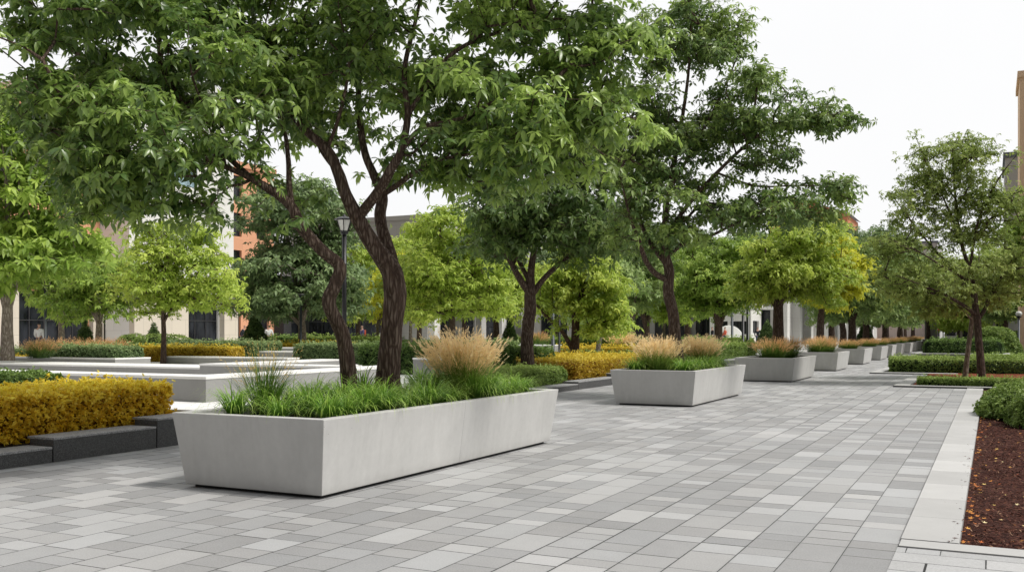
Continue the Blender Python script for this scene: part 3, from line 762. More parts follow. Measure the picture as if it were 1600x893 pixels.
# ---- right hand side: kerb, mulch bed, cross kerbs
t = thing('stone_kerb', 'long pale stone kerb between the paving and the mulch bed', 'kerb', (-.65, 8.25, 0))
m = MB(); m.box(0, .42, 0, 23.1, -.01, .022); m.build('kerb_slabs', M['kerb'], t, bevel=.004)
m = MB(); m.box(.42, .425, 0, 23.0, -.06, .018); m.build('kerb_side', M['concrete_far'], t)
sheet('edge_paving', -.65, 30, -6, 7.98, .006, M['paving_front'])
t = thing('front_kerb', 'pale stone edging across the near end of the mulch bed', 'kerb', (-.645, 7.98, 0))
m = MB(); m.box(0, 30, .002, .262, -.01, .018); m.build('kerb_slabs', M['kerb_x'], t, bevel=.004)
def cross_kerb(label, x0, x1, y0, w=.32, ret=None):
    t = thing('garden_kerb', label, 'kerb', (x0, y0, 0), 'pale kerbs framing the right hand garden beds')
    m = MB(); m.box(0, x1-x0, 0, w, -.01, .05); m.build('kerb_slabs', M['kerb_x'], t, bevel=.004)
    m = MB(); m.box(-.005, x1-x0+.005, -.03, 0, -.008, .028); m.build('painted_shadow', M['shadow_gap'], t)  # dark strip added to paint a shadow line along the kerb foot
    if ret:
        m = MB(); m.box(0, .42, w+.004, w+ret, -.01, .049); m.build('kerb_return', M['kerb'], t, bevel=.004)
cross_kerb('nearer pale cross kerb with a painted shadow line below the low hedge', -2.68, 1.5, 31.4, .45, 8.3)
cross_kerb('farther pale cross kerb leading to the long clipped hedge', -4.4, -1.2, 41.2, .6, 10)
# mulch (sunk a little so that the kerb shows a side)
def bed(name, x0, x1, y0, y1, z, mat, amp=.03, step=.09):
    return rough_bed(name, x0, x1, y0, y1, z, mat, amp, step)
bed('mulch_bed', -.227, 5.2, 8.243, 23.5, -.03, M['mulch_red'], .07, .07)
bed('far_mulch_bed', -.227, 14, 23.5, 31.9, -.018, M['mulch_red'], .03, .3)
bed('orange_mulch_bed', -2.2, 30, 31.9, 43, .04, M['mulch_orange'], .03, .3)
bed('rear_mulch_bed', -3.95, 30, 43.2, 80, .03, M['soil'], .03, .6)
bed('side_mulch', 5.2, 30, 8.243, 23.5, -.018, M['mulch_red'], .03, .3)
# chips and fallen leaves lying on the mulch
rg = np.random.default_rng(11)
n = 26000
P = np.stack([rg.uniform(-.2, 3.2, n), 8.28+14*rg.uniform(0, 1, n)**1.6, np.zeros(n)], 1)
for q_ in P: q_[2] = -.03+(mnoise.noise(Vector((q_[0]*2, q_[1]*2, 0)))*.6+mnoise.noise(Vector((q_[0]*7, q_[1]*7, 0)))*.5)*.07*min(1, (q_[0]+.227)*4)
P[:, 2] += rg.uniform(.0, .03, n)
sp_ = rg.uniform(0, 1, n) < .003; P[sp_, 0] = -.227-np.abs(rg.normal(0, .05, sp_.sum())); P[sp_, 2] = .026
Y = nrm(np.stack([rg.normal(0, 1, n), rg.normal(0, 1, n), rg.normal(0, .25, n)], 1)); Z = nrm(np.stack([rg.normal(0, .3, n), rg.normal(0, .3, n), np.ones(n)], 1))
V, F, T = leaves(P, Y, Z, rg.uniform(.015, .065, n), np.stack([rg.uniform(0, 1, n)**1.3]*3, 1), False, .9, T_NEEDLE)
tag(link('bark_chips', mesh_np('bark_chips', V, F, tint=T), M['chips']), 'reddish brown bark chips covering the near bed', 'mulch', kind='stuff')
star = []
for i in range(10):
    a = PI/2+i*PI/5; r = 1.0 if i % 2 == 0 else .42
    star.append((math.cos(a)*r*.5, math.sin(a)*r*.5+.5, .12*(r**2)))
star = np.array(star); n = 520
P = np.stack([-.2+3.4*rg.uniform(0, 1, n), 8.35+13*rg.uniform(0, 1, n)**1.3, rg.uniform(.005, .025, n)], 1)
edge = rg.uniform(0, 1, n) < .22; P[edge, 0] = -.2+np.abs(rg.normal(0, .05, edge.sum()))
a = rg.uniform(0, 2*PI, n); Y = np.stack([np.cos(a), np.sin(a), rg.normal(0, .15, n)], 1); X = np.stack([-np.sin(a), np.cos(a), rg.normal(0, .2, n)], 1)
S = rg.uniform(.022, .062, n)
V = P[:, None]+S[:, None, None]*(X[:, None]*star[None, :, 0:1]+Y[:, None]*star[None, :, 1:2]+UP*star[None, :, 2:3])
F = (np.arange(10)[None]+(np.arange(n)*10)[:, None])
tv = np.clip(rg.uniform(0, 1, n), 0, 1); tv[edge] *= .3
tag(link('fallen_leaves', mesh_np('fallen_leaves', V.reshape(-1, 3), [F], tint=np.repeat(np.stack([tv]*3, 1), 10, 0)), M['fallen']),
    'dry yellow and orange leaves scattered over the red mulch', 'fallen leaves', kind='stuff')

# =================================================================== PLANTERS
PG = 'tapered concrete planters in a row along the promenade'
HP = .80
def planter(label, y0, y1, xr=-5.93, w=1.80, ins=.10):
    """base rectangle xr-w..xr , y0..y1 ; the top flares out by ins"""
    t = thing('concrete_planter', label, 'planter', (xr-w/2, y0, 0), PG)
    hw = w/2; L = y1-y0; rim = .13
    def rect(e, z, i=0): return [(-hw-e+i, -e+i, z), (hw+e-i, -e+i, z), (hw+e-i, L+e-i, z), (-hw-e+i, L+e-i, z)]
    vs = rect(0, .035)+rect(ins, HP)+rect(ins, HP, rim)+rect(ins, HP-.12, rim+.01)
    fs = [(0, 3, 2, 1)]
    for a in (0, 4, 8):
        for i in range(4): fs.append((a+i, a+(i+1) % 4, a+4+(i+1) % 4, a+4+i))
    me = bpy.data.meshes.new('planter_body'); me.from_pydata(vs, [], fs)
    bm = bmesh.new(); bm.from_mesh(me)
    es = [e for e in bm.edges if not (e.verts[0].co.z < HP-.05 and e.verts[0].co.z > .3)]
    bmesh.ops.bevel(bm, geom=es, offset=.010, segments=2, affect='EDGES', profile=.6)
    bm.to_mesh(me); bm.free()
    link('planter_body', me, M['concrete'], t)
    m = MB(); m.box(-hw+.07, hw-.07, .07, L-.07, -.005, .04); m.build('plinth', M['shadow_gap'], t)
    me = bpy.data.meshes.new('soil'); me.from_pydata(rect(ins, HP-.09, rim+.004), [], [(0, 1, 2, 3)]); link('soil', me, M['soil'], t)
    return t
PL = [(7.74, 13.25, 'longest tapered concrete planter, nearest the camera, holding two dark trunks'),
      (20.95, 25.6, 'second concrete planter, with one dark tree between two feather grasses'),
      (32.9, 37.1, 'third concrete planter along the row, under the yellow-green tree'),
      (43.0, 46.5, 'fourth planter along the row, holding two merged orange grass mounds'),
      (52.6, 56.1, 'fifth planter along the row, with one low orange grass mound'),
      (61.2, 65.0, 'sixth planter along the row counted from the camera'),
      (68.1, 70.9, 'seventh planter along the row counted from the camera'),
      (75.5, 78.4, 'eighth planter along the row counted from the camera'),
      (84.0, 86.6, 'ninth planter along the row counted from the camera'),
      (90.8, 93.2, 'tenth planter along the row counted from the camera'),
      (97.6, 100.2, 'last planter but one at the far end of the row'),
      (105.0, 108.0, 'last and farthest planter of the row')]
for (a, b, lab) in PL: planter(lab, a, b)
# seam in the long side of the near planter is part of its casting: thin shadow joint
ZS = HP-.09
gr = np.random.default_rng(21)
tufts = [tuft_mesh(gr, 140, .62, .06, .012), tuft_mesh(gr, 120, .56, .06, .012), tuft_mesh(gr, 150, .68, .06, .012)]
for mth in tufts: mth.materials.append(M['liriope'])
TL = 'green strappy grass tufts in the near planter'
pos_t = []
for i, y in enumerate(np.linspace(8.10, 12.95, 13)): pos_t.append((-6.22+gr.uniform(-.05, .05), y+gr.uniform(-.08, .08)))
for i, y in enumerate(np.linspace(8.1, 12.9, 11)): pos_t.append((-6.75+gr.uniform(-.08, .08), y+gr.uniform(-.1, .1)))
for i, y in enumerate(np.linspace(8.0, 12.9, 11)): pos_t.append((-7.3+gr.uniform(-.08, .08), y+gr.uniform(-.1, .1)))
lab_t = {0: 'bright green grass tuft at the near right corner of the long planter', 13: 'green grass tuft in the middle of the long planter near end', 24: 'green grass tuft at the near left corner of the long planter'}
for i, (x, y) in enumerate(pos_t):
    o = link('grass_tuft', tufts[i % 3], [], None, (x, y, ZS-.01)); o.rotation_euler = (0, 0, gr.uniform(0, 6.28)); s = gr.uniform(.72, 1.15); o.scale = (s, s, s)
    tag(o, lab_t.get(i, 'green arching grass tuft packed among others in the long planter'), 'grass', TL)
fm = feather_mesh(gr, 460, .92, .17, .007, 800, 24, (1.02, 1.54), gl=.80, gb=(.1, .9), fluff=.042)
o = link('feather_grass', fm, M['feather'], None, (*at(722, 13.25)[:2], ZS)); tag(o, 'large tan feather grass fountain at the far end of the long planter', 'ornamental grass')
wm = feather_mesh(gr, 60, .92, .13, .010, 260, 10, (1.05, 1.54), gl=.85, fluff=.026)
o = link('wispy_grass', wm, M['wispy'], None, (-7.45, 8.65, ZS)); o.scale = (.9, .9, .9); tag(o, 'thin wispy yellow grass at the left corner of the long planter', 'ornamental grass')
# second planter
fm2 = feather_mesh(gr, 320, .82, .26, .012, 420, 14, (.95, 1.54), gl=.8, fluff=.055)
fm2.materials.append(M['feather'])
for (x, y, s, lab) in [(-7.0, 21.75, 1.0, 'left tan feather grass in the second planter, before the trunk'), (-6.75, 24.6, 1.0, 'right tan feather grass in the second planter, beyond the trunk'),
                       (-7.45, 23.6, .8, 'smaller tan feather grass behind the trunk in the second planter')]:
    o = link('feather_grass', fm2, [], None, (x, y, ZS)); o.scale = (s, s, s); o.rotation_euler = (0, 0, y); tag(o, lab, 'ornamental grass', 'feather grasses in the second planter')
tm2 = tuft_mesh(gr, 150, .58, .10, .016); tm2.materials.append(M['liriope'])
for i, (x, y) in enumerate([(-6.3, 21.5), (-6.25, 22.3), (-6.2, 23.1), (-6.25, 23.9), (-6.3, 24.7), (-6.9, 22.5), (-7.4, 21.4), (-7.5, 22.4), (-6.9, 23.9), (-7.5, 24.8)]):
    o = link('grass_tuft', tm2, [], None, (x, y, ZS-.02)); o.rotation_euler = (0, 0, i*1.7)
    tag(o, 'green grass tuft filling the second planter around the trunk', 'grass', 'green grass tufts in the second planter')
# further planters
fm3 = feather_mesh(gr, 360, .74, .34, .018, 420, 8, (.8, 1.5), gl=.95, fluff=.05); fm3.materials.append(M['rust'])
ords = ['third', 'fourth', 'fifth', 'sixth', 'seventh', 'eighth', 'ninth', 'tenth', 'eleventh', 'twelfth']
for i, (a, b, lab) in enumerate(PL[2:]):
    two = i < 2
    ys = [a+.8, b-.9] if two else [(a+b)/2-.4]
    for j, y in enumerate(ys):
        o = link('plumed_grass', fm3, [], None, (-6.75, y, ZS)); s = 1.0 if two else .95; o.scale = (s, s, s*(1.0 if two else .8)); o.rotation_euler = (0, 0, i+j)
        tag(o, (('nearer' if j == 0 else 'farther')+' ' if two else '')+'orange-tipped grass mound in the %s planter of the row' % ords[i], 'ornamental grass', 'orange grass mounds in the row of planters')

# =================================================================== HERO TREES
rng = np.random.default_rng(3)
# T1a: the slim S shaped tree at the left of the planter
b1 = at(548, 11.9, ZS-.02)
def L_(pts, d, dd=None):
    return [pt(x, y, d if len(q) < 3 else q[2]) for q in pts for x, y in [q[:2]]]
def H_(*q): return [pt(x, y, d) for (x, y, d) in q]
limbs = [
 ([b1]+H_((546,598,11.9),(536,525,11.85),(514,475,11.8),(523,446,11.8),(531,416,11.8),(504,392,11.75),(469,352,11.7),(457,325,11.7),(432,303,11.65),(395,280,11.6)), [.125,.098,.09,.085,.08,.078,.074,.07,.062,.055,.042]),
 (H_((432,303,11.65),(385,275,11.5),(330,255,11.3),(260,252,11.1),(190,258,11)), [.04,.034,.026,.018,.010]),
 (H_((395,280,11.6),(350,240,11.7),(300,190,11.9),(230,140,12.2),(150,100,12.4)), [.035,.03,.025,.018,.01]),
 (H_((457,325,11.7),(452,290,11.8),(450,245,12),(440,190,12.2),(400,120,12.4),(370,40,12.6)), [.034,.034,.03,.026,.02,.012]),
 (H_((395,280,11.6),(360,290,11.3),(300,275,10.9),(240,285,10.7)), [.022,.018,.013,.008]),
 (H_((330,255,11.3),(260,200,10.9),(180,170,10.6),(90,150,10.6)), [.02,.017,.013,.008]),
]
blobs = [px_blob(275,215,11.0,1.15,1.2,.62), px_blob(160,215,11.2,.75,1.1,.72), px_blob(200,80,11.8,1.3,1.4,.75), px_blob(370,70,12.0,.95,1.3,.85),
         px_blob(60,70,11.6,.8,1.1,.75), px_blob(200,-90,12,1.8,1.6,.8), px_blob(330,150,11.6,.9,1.2,.55), px_blob(110,200,11.5,.6,.9,.8), px_blob(240,280,10.9,.85,.8,.3), px_blob(190,300,11.0,.8,.8,.3)]
d1 = make_tree(b1, limbs, blobs, 122, 10, .42, .118, rng, hero=True, sub=4, k=7, hi=True, wid=1.05, lit_youth=.75, twig=.0045, rough=.10, seed=3, shell=.3)
put_tree('broadleaf_tree', 'slim dark tree with an S-curved trunk at the left of the long planter', b1, d1, M['bark_dark'], M['leaf_big'], 'dark broadleaf trees in the long planter')
# T1b: the forked tree
b2 = at(607, 12.5, ZS-.02)
limbs = [
 ([b2]+H_((606,590,12.5),(610,545,12.5),(613,500,12.5),(617,460,12.5),(612,425,12.5),(592,395,12.45),(575,370,12.4),(559,340,12.35),(541,305,12.3),(528,269,12.3),(511,234,12.3),(470,195,12.3),(430,130,12.4),(400,50,12.6),(390,-40,12.7)),
  [.19,.155,.142,.138,.142,.135,.108,.10,.094,.075,.068,.06,.05,.04,.028,.014]),
 (H_((613,430,12.5),(610,400,12.6),(598,362,12.7),(594,335,12.75),(597,305,12.8),(582,269,12.9),(568,229,13),(560,150,13.2),(570,50,13.4),(580,-60,13.5)), [.10,.085,.078,.075,.068,.055,.048,.038,.026,.012]),
 (H_((559,340,12.35),(592,298,12.2),(612,262,12.1),(627,234,12.1),(637,180,12.1),(632,110,12.2),(650,30,12.4),(670,-60,12.5)), [.066,.062,.055,.05,.04,.032,.024,.012]),
 (H_((597,305,12.8),(622,288,12.6),(647,269,12.4),(672,252,12.2),(710,245,12.0),(770,235,11.8)), [.04,.036,.032,.028,.022,.012]),
 (H_((627,234,12.1),(660,200,11.9),(720,185,11.7),(790,150,11.6),(850,130,11.6)), [.034,.03,.024,.017,.010]),
 (H_((528,269,12.3),(500,230,12.6),(460,140,13.0),(440,60,13.3)), [.032,.028,.02,.01]),
 (H_((637,180,12.1),(700,90,12.2),(780,50,12.4),(880,30,12.6),(960,60,12.7)), [.032,.028,.022,.016,.009]),
 (H_((511,234,12.3),(530,180,12.1),(545,100,11.9),(530,20,11.9)), [.026,.022,.016,.009]),
 (H_((710,245,12.0),(780,190,12.1),(860,190,12.2),(930,190,12.3)), [.018,.015,.012,.007]),
]
blobs = [px_blob(875,160,12.2,1.0,1.3,.80), px_blob(740,170,11.9,.95,1.2,.85), px_blob(820,40,12.4,1.3,1.4,.75), px_blob(930,70,12.5,.65,1.1,.75),
         px_blob(650,60,12.5,1.2,1.5,.75), px_blob(520,60,12.9,1.1,1.3,.80), px_blob(650,-110,12.5,1.9,1.6,.8), px_blob(850,-110,12.5,1.5,1.5,.7),
         px_blob(660,225,12.7,.75,1.0,.45), px_blob(500,165,13.2,.8,.9,.5), px_blob(800,245,12.2,.9,.9,.35), px_blob(950,190,12.3,.5,.9,.55), px_blob(430,110,12.2,.7,1.1,.6)]
d2 = make_tree(b2, limbs, blobs, 155, 10, .42, .122, rng, hero=True, sub=4, k=7, hi=True, wid=1.05, lit_youth=1.0, twig=.0045, rough=.12, seed=9, shell=.3)
put_tree('broadleaf_tree', 'thick dark tree forking low, at the middle of the long planter', b2, d2, M['bark_dark'], M['leaf_big'], 'dark broadleaf trees in the long planter')
# T2: second planter
b3 = at(1059, 24.0, ZS-.02)
limbs = [
 ([b3]+H_((1055,530,24),(1052,490,24),(1044,455,24),(1046,425,24),(1040,395,24),(1040,350,24),(1043,300,24.2),(1060,220,24.4),(1075,120,24.5),(1080,30,24.5)), [.19,.15,.14,.13,.12,.10,.085,.07,.055,.035,.018]),
 (H_((1046,440,24),(1022,425,23.8),(1008,405,23.6),(1000,380,23.4),(985,340,23.2),(970,280,23)), [.075,.07,.06,.05,.035,.015]),
 (H_((1044,415,24),(1020,385,24.3),(1002,350,24.6),(985,290,25),(1000,200,25.2),(1010,120,25.2)), [.07,.06,.05,.04,.028,.014]),
 (H_((1042,400,24),(1070,380,23.8),(1110,368,23.5),(1160,345,23.3),(1220,330,23.2)), [.055,.05,.038,.025,.012]),
 (H_((1040,370,24),(1075,320,24),(1120,270,23.9),(1180,215,23.8),(1240,180,23.8),(1290,165,23.8)), [.06,.052,.045,.034,.022,.009]),
 (H_((1120,270,23.9),(1180,290,23.7),(1240,290,23.6),(1300,290,23.6)), [.03,.025,.018,.008]),
 (H_((1043,300,24.2),(1090,220,24.5),(1130,140,24.6),(1160,70,24.7)), [.045,.038,.028,.013]),
]
blobs = [px_blob(1040,270,24.2,1.55,1.8,1.5), px_blob(1120,150,24.2,1.35,1.6,1.5), px_blob(1070,50,24.4,1.3,1.5,1.2), px_blob(1215,170,23.8,1.0,1.0,.62),
         px_blob(1290,180,23.8,.6,.6,.28), px_blob(1285,285,23.6,.7,.7,.38), px_blob(1180,320,23.5,1.3,1.2,.5), px_blob(1020,370,23.9,1.1,1.0,.35), px_blob(1240,320,23.6,.9,.8,.35), px_blob(1180,235,23.9,.9,1.2,.8), px_blob(985,200,24.4,1.0,1.2,1.5)]
d3 = make_tree(b3, limbs, blobs, 132, 11, .55, .15, rng, hero=True, sub=5, k=6, hi=False, wid=1.0, lit_youth=.7, twig=.007, rough=.10, seed=17, shell=.25)
put_tree('broadleaf_tree', 'tall dark tree standing in the second planter against the white sky', b3, d3, M['bark_dark'], M['leaf_mid'])
# F: dark tree behind the mound shrub
b4 = np.array([-12.6, 26.6, .2])
limbs = [
 ([b4]+H_((824,560,29.4),(824,520,29.4),(828,485,29.4),(828,455,29.4),(830,420,29.4),(838,370,29.4),(850,300,29.4)), [.25,.20,.19,.185,.17,.11,.08,.04]),
 (H_((828,460,29.4),(812,435,29.2),(797,408,29),(780,380,28.8),(760,350,28.6)), [.11,.10,.075,.05,.02]),
 (H_((828,465,29.4),(850,435,29.5),(880,407,29.6),(905,392,29.6),(940,350,29.6)), [.10,.085,.07,.05,.02]),
 (H_((828,440,29.4),(810,400,29.8),(815,340,30),(800,280,30)), [.08,.07,.05,.02]),
 (H_((838,370,29.4),(880,320,29.2),(910,250,29.2)), [.06,.045,.02]),
]
blobs = [px_blob(860,335,29.3,2.2,2.3,1.05), px_blob(790,310,29.3,1.2,1.5,1.3), px_blob(910,240,29.4,1.6,1.8,1.0), px_blob(930,360,29.3,1.25,1.2,.65), px_blob(780,370,29.0,.8,.9,.45)]
d4 = make_tree(b4, limbs, blobs, 90, 10, .75, .21, rng, hero=True, sub=5, k=6, wid=1.0, lit_youth=.35, twig=.009, rough=.08, seed=27, shell=.25)
put_tree('broadleaf_tree', 'thick trunked dark tree behind the green mound shrub left of centre', b4, d4, M['bark_dark'], M['leaf_mid'])

# =================================================================== OTHER TREES
def simple_tree(label, px, d, z, split_py, tr, boxes, npads, leaf, leafm, bark, seed, name='small_tree', per=10, padr=.7, k=6, sub=3, lit_youth=.6, lean=(0, 0), nl=5, group=None, wid=1.0, limbs=None, shell=.4, flat=.2, twig=.008):
    r = np.random.default_rng(seed); b = at(px, d, z)
    bl = [blob_from_box(x0, x1, y0, y1, d+(q[0] if q else 0), None) for (x0, x1, y0, y1, *q) in boxes]
    sp = HCAM+(519-split_py)/FOC*d-z
    lm = auto_limbs(b, sp, tr, bl, r, nl, lean) if limbs is None else limbs
    dt = make_tree(b, lm, bl, npads, per, padr, leaf, r, sub=sub, k=k, lit_youth=lit_youth, wid=wid, cap_step=.4, shell=shell, flat=flat, twig=twig)
    return put_tree(name, label, b, dt, bark, leafm, group)
# A: big pale trunk at the left edge
simple_tree('pale grey trunked tree with large lime leaves at the left edge', 12, 31, .8, 478, .18,
    [(-90,128,190,300),(-80,120,260,420),(-120,60,330,460),(20,150,330,440),(-150,80,120,240)], 120, .30, M['leaf_lime2'], M['bark_grey'], 41, name='broadleaf_tree', per=9, padr=.8, lit_youth=.6, nl=6)
simple_tree('small lime green tree before the dark shopfront, second from the left', 155, 45, .4, 505, .16,
    [(85,230,392,470),(78,150,440,500),(140,240,400,490)], 85, .22, M['leaf_lime2'], M['bark_grey'], 42, padr=.7, lit_youth=.55)
simple_tree('young lime green maple rising through the golden hedge in front of the pale tower', 255, 38.6, .4, 492, .10,
    [(190,372,375,465),(205,330,335,420),(180,300,420,488),(270,384,430,485)], 115, .18, M['leaf_lime'], M['bark_brown'], 43, padr=.65, lit_youth=.65, name='maple_tree')
simple_tree('big rounded blue-green tree behind the black lantern post', 471, 55.7, .4, 500, .24,
    [(372,560,380,480),(390,565,290,400),(400,530,283,350),(370,470,420,495),(470,570,400,490)], 250, .30, M['leaf_oak'], M['bark_grey'], 44, padr=1.0, lit_youth=.5, name='oak_tree', per=11, twig=.01, shell=.5)
simple_tree('bright lime tree to the right of the forked dark trunk', 707, 48, .4, 495, .17,
    [(625,800,370,480),(640,780,315,410),(620,720,420,500),(690,800,420,495)], 170, .22, M['leaf_lime'], M['bark_brown'], 45, padr=.8, lit_youth=.6)
simple_tree('yellowish small tree seen between the two dark trunks', 590, 62, .4, 505, .12,
    [(558,680,425,500),(600,670,395,450)], 75, .24, M['leaf_yellow'], M['bark_grey'], 46, padr=.8, lit_youth=.4)
simple_tree('slender pale trunked lime tree against the dark arcade', 642, 60, .4, 492, .10,
    [(600,700,380,490)], 60, .22, M['leaf_lime'], M['bark_grey'], 47, padr=.8, lit_youth=.4)
bG = at(897, 40, .4)
simple_tree('lime tree with one long limb leaning left, behind the golden hedge', 897, 40, .4, 480, .19,
    [(850,975,395,490),(870,950,370,430),(900,1000,470,520),(840,910,420,500)], 105, .20, M['leaf_lime'], M['bark_brown'], 48, padr=.65, lit_youth=.65,
    limbs=[([bG]+H_((899,530,40),(900,495,40),(905,470,40.1),(915,440,40.2),(918,405,40.3)), [.22,.19,.17,.13,.08,.03]),
           (H_((896,548,40),(880,520,39.8),(860,500,39.6),(845,485,39.5),(835,470,39.4)), [.10,.09,.075,.055,.03]),
           (H_((899,500,40),(893,470,40),(892,440,40)), [.12,.10,.04]), (H_((905,470,40.1),(925,450,40),(945,440,39.8)), [.06,.045,.02]), (H_((900,520,40),(930,505,39.5),(960,500,39.2)), [.04,.03,.012])])
simple_tree('grey-green multi-limbed tree beyond the thin lawn, nearer of the pair', 932, 50, .4, 500, .12,
    [(905,1000,400,480),(900,960,420,500)], 60, .22, M['leaf_row'], M['bark_grey'], 49, padr=.8, lit_youth=.5, lean=(.2, .2))
simple_tree('grey-green tree with a spreading fork left of the second planter trunk', 987, 60, .4, 505, .15,
    [(945,1050,380,480),(960,1040,360,430)], 80, .25, M['leaf_row'], M['bark_grey'], 50, padr=.9, lit_youth=.5)
simple_tree('slim lime tree just left of the trunk in the second planter', 1038, 66, .4, 500, .10,
    [(1005,1090,430,500)], 45, .24, M['leaf_lime'], M['bark_grey'], 51, padr=.8, lit_youth=.5)
simple_tree('multi-stemmed green tree between the second and third planters', 1123, 58, .4, 510, .26,
    [(1050,1195,400,480),(1080,1190,365,440),(1060,1130,430,490),(1130,1215,410,480)], 150, .26, M['leaf_lime2'], M['bark_brown'], 52, padr=.9, lit_youth=.45, nl=7)
for (src, px, d, z, s_, rz, lab) in [('bright lime tree to the right', 775, 64, .4, 1.15, 2.0, 'lime tree half hidden behind the thick dark trunk'), ('bright lime tree to the right', 655, 78, .4, 1.25, 4.0, 'taller lime tree beyond the slender pale trunk'),
        ('multi-stemmed green tree', 1075, 84, .4, 1.2, 1.2, 'broad green tree beyond the spreading fork'), ('multi-stemmed green tree', 1010, 74, .4, 1.1, 3.1, 'bushy green tree filling the view left of the second planter trunk'),
        ('lime tree with one long', 955, 66, .4, 1.3, 2.6, 'lime tree behind the leaning lime tree, slightly higher'), ('bright lime tree to the right', 560, 84, .4, 1.2, .6, 'lime tree beyond the oak, left of the forked trunk'),
        ('small lime green tree before', 95, 52, .4, 1.1, 2.2, 'lime tree low behind the pale grey trunk at the left')]:
    r_ = [o for o in C.objects if o.parent is None and str(o.get('label', '')).startswith(src)][0]
    dup(r_, at(px, d, z), rz, s_, lab)
bK = at(1216, 35.4, ZS)
simple_tree('spreading yellow-green tree in the third planter', 1216, 35.4, ZS, 470, .20,
    [(1160,1290,380,470),(1180,1300,330,420),(1150,1220,410,470),(1240,1330,400,470)], 150, .17, M['leaf_lime'], M['bark_brown'], 53, padr=.62, lit_youth=.7, nl=7)
simple_tree('brightest yellow tree behind the third planter', 1283, 50, .4, 490, .2,
    [(1250,1340,380,455),(1240,1330,360,430),(1270,1335,420,480)], 130, .24, M['leaf_yellow'], M['bark_brown'], 54, padr=.8, lit_youth=.6)
# row of trees behind the planters
rowA = simple_tree('dark green tree in the row behind the fourth planter', 1331, 62, .4, 497, .25,
    [(1275,1385,410,480),(1290,1400,385,450),(1270,1340,430,495),(1340,1400,430,490)], 190, .27, M['leaf_row'], M['bark_brown'], 55, padr=.95, lit_youth=.5, name='row_tree', nl=6, group='green trees in a row behind the planters', shell=.5)
from_row = [(74, -9.8, 'second'), (84, -9.8, 'third'), (94, -9.8, 'fourth'), (105, -9.8, 'fifth'), (117, -9.8, 'sixth'), (130, -9.8, 'seventh'), (145, -9.8, 'eighth')]
for i, (y, x, o_) in enumerate(from_row):
    dup(rowA, (x+.6*math.sin(i*2.1), y, .4), i*1.9+.7, [.95, 1.0, .9, 1.05, 1.0, .95, 1.1][i], 'green tree, %s in the row that shrinks away behind the far planters' % o_)
bgA = simple_tree('tall dark background tree behind the bright yellow tree', 1300, 105, .4, 470, .3,
    [(1250,1350,370,470),(1270,1350,350,420)], 170, .42, M['leaf_oak'], M['bark_brown'], 56, padr=1.6, lit_youth=.4, name='background_tree', group='dark trees closing off the far plaza', shell=.5, twig=.015)
for i, (px, d, s, lab) in enumerate([(1165, 110, 1.0, 'dark background tree above the white pavilion'), (1385, 125, 1.15, 'dark background tree over the far row of planters'), (1010, 92, .9, 'dark background tree in the gap left of the second planter trunk'),
      (950, 84, .8, 'dark background tree behind the leaning lime tree'), (1075, 100, .9, 'dark background tree behind the multi-stemmed tree'), (1415, 160, .8, 'distant tree where the promenade ends'),
      (870, 96, .75, 'dark background tree between the thick trunk and the leaning tree'), (725, 100, .8, 'dark background tree between the forked trunk and the arcade')]):
    dup(bgA, at(px, d, .2), i*1.3, s, lab)
# right hand trees
b = at(1534, 30.5, 0.03)
limbs = [([b]+H_((1532,560,30.5),(1529,530,30.5),(1527,500,30.5),(1524,480,30.5),(1520,440,30.5),(1500,370,30.5),(1492,300,30.5),(1488,230,30.5)), [.14,.115,.11,.11,.10,.07,.05,.035,.012]),
 (H_((1527,495,30.5),(1510,480,30.3),(1480,462,30),(1440,445,29.7),(1400,430,29.5)), [.07,.06,.045,.028,.01]),
 (H_((1528,500,30.5),(1540,480,30.6),(1550,455,30.8),(1575,420,31),(1600,390,31.2)), [.07,.06,.045,.03,.012]),
 (H_((1524,470,30.5),(1500,430,30.8),(1460,390,31),(1420,340,31.2),(1390,300,31.4)), [.05,.045,.035,.022,.008]),
 (H_((1515,420,30.5),(1530,340,30.3),(1560,280,30.1),(1590,240,30)), [.045,.035,.022,.008]),
 (H_((1500,370,30.5),(1470,300,30.3),(1445,250,30.2),(1430,210,30.2)), [.035,.028,.018,.006]),
 (H_((1520,440,30.5),(1480,420,29.8),(1430,390,29.3),(1380,370,29)), [.035,.028,.018,.006])]
boxes = [(1355,1450,330,430),(1375,1490,260,370),(1430,1550,205,310),(1470,1560,190,260),(1530,1640,260,370),(1560,1670,340,460),(1370,1520,400,470),(1480,1600,340,480),(1480,1560,280,380)]
bl = [blob_from_box(*q, 30.5) for q in boxes]
dt = make_tree(b, limbs, bl, 180, 11, .48, .105, np.random.default_rng(61), sub=4, k=6, lit_youth=.5, cap_step=.3, shell=.15, flat=.45, twig=.006)
put_tree('open_crowned_tree', 'tall open crowned olive tree with airy top on the right', b, dt, M['bark_brown'], M['leaf_olive'])
b = at(1508, 34.5, .05)
limbs = [([b]+H_((1511,560,34.5),(1516,520,34.5),(1520,490,34.4),(1524,460,34.3),(1530,400,34.2)), [.10,.085,.08,.075,.06,.02]),
 (H_((1518,500,34.4),(1500,480,34),(1470,465,33.7)), [.04,.03,.012]), (H_((1520,485,34.4),(1545,450,34.8),(1570,420,35)), [.04,.03,.012])]
bl = [blob_from_box(1400,1530,400,485,34.5), blob_from_box(1500,1600,380,470,35)]
dt = make_tree(b, limbs, bl, 70, 10, .7, .14, np.random.default_rng(62), sub=5, k=6, lit_youth=.5, cap_step=.35, shell=.15, flat=.45)
put_tree('slender_tree', 'slender paler trunk leaning beside the tall olive tree', b, dt, M['bark_grey'], M['leaf_olive'])
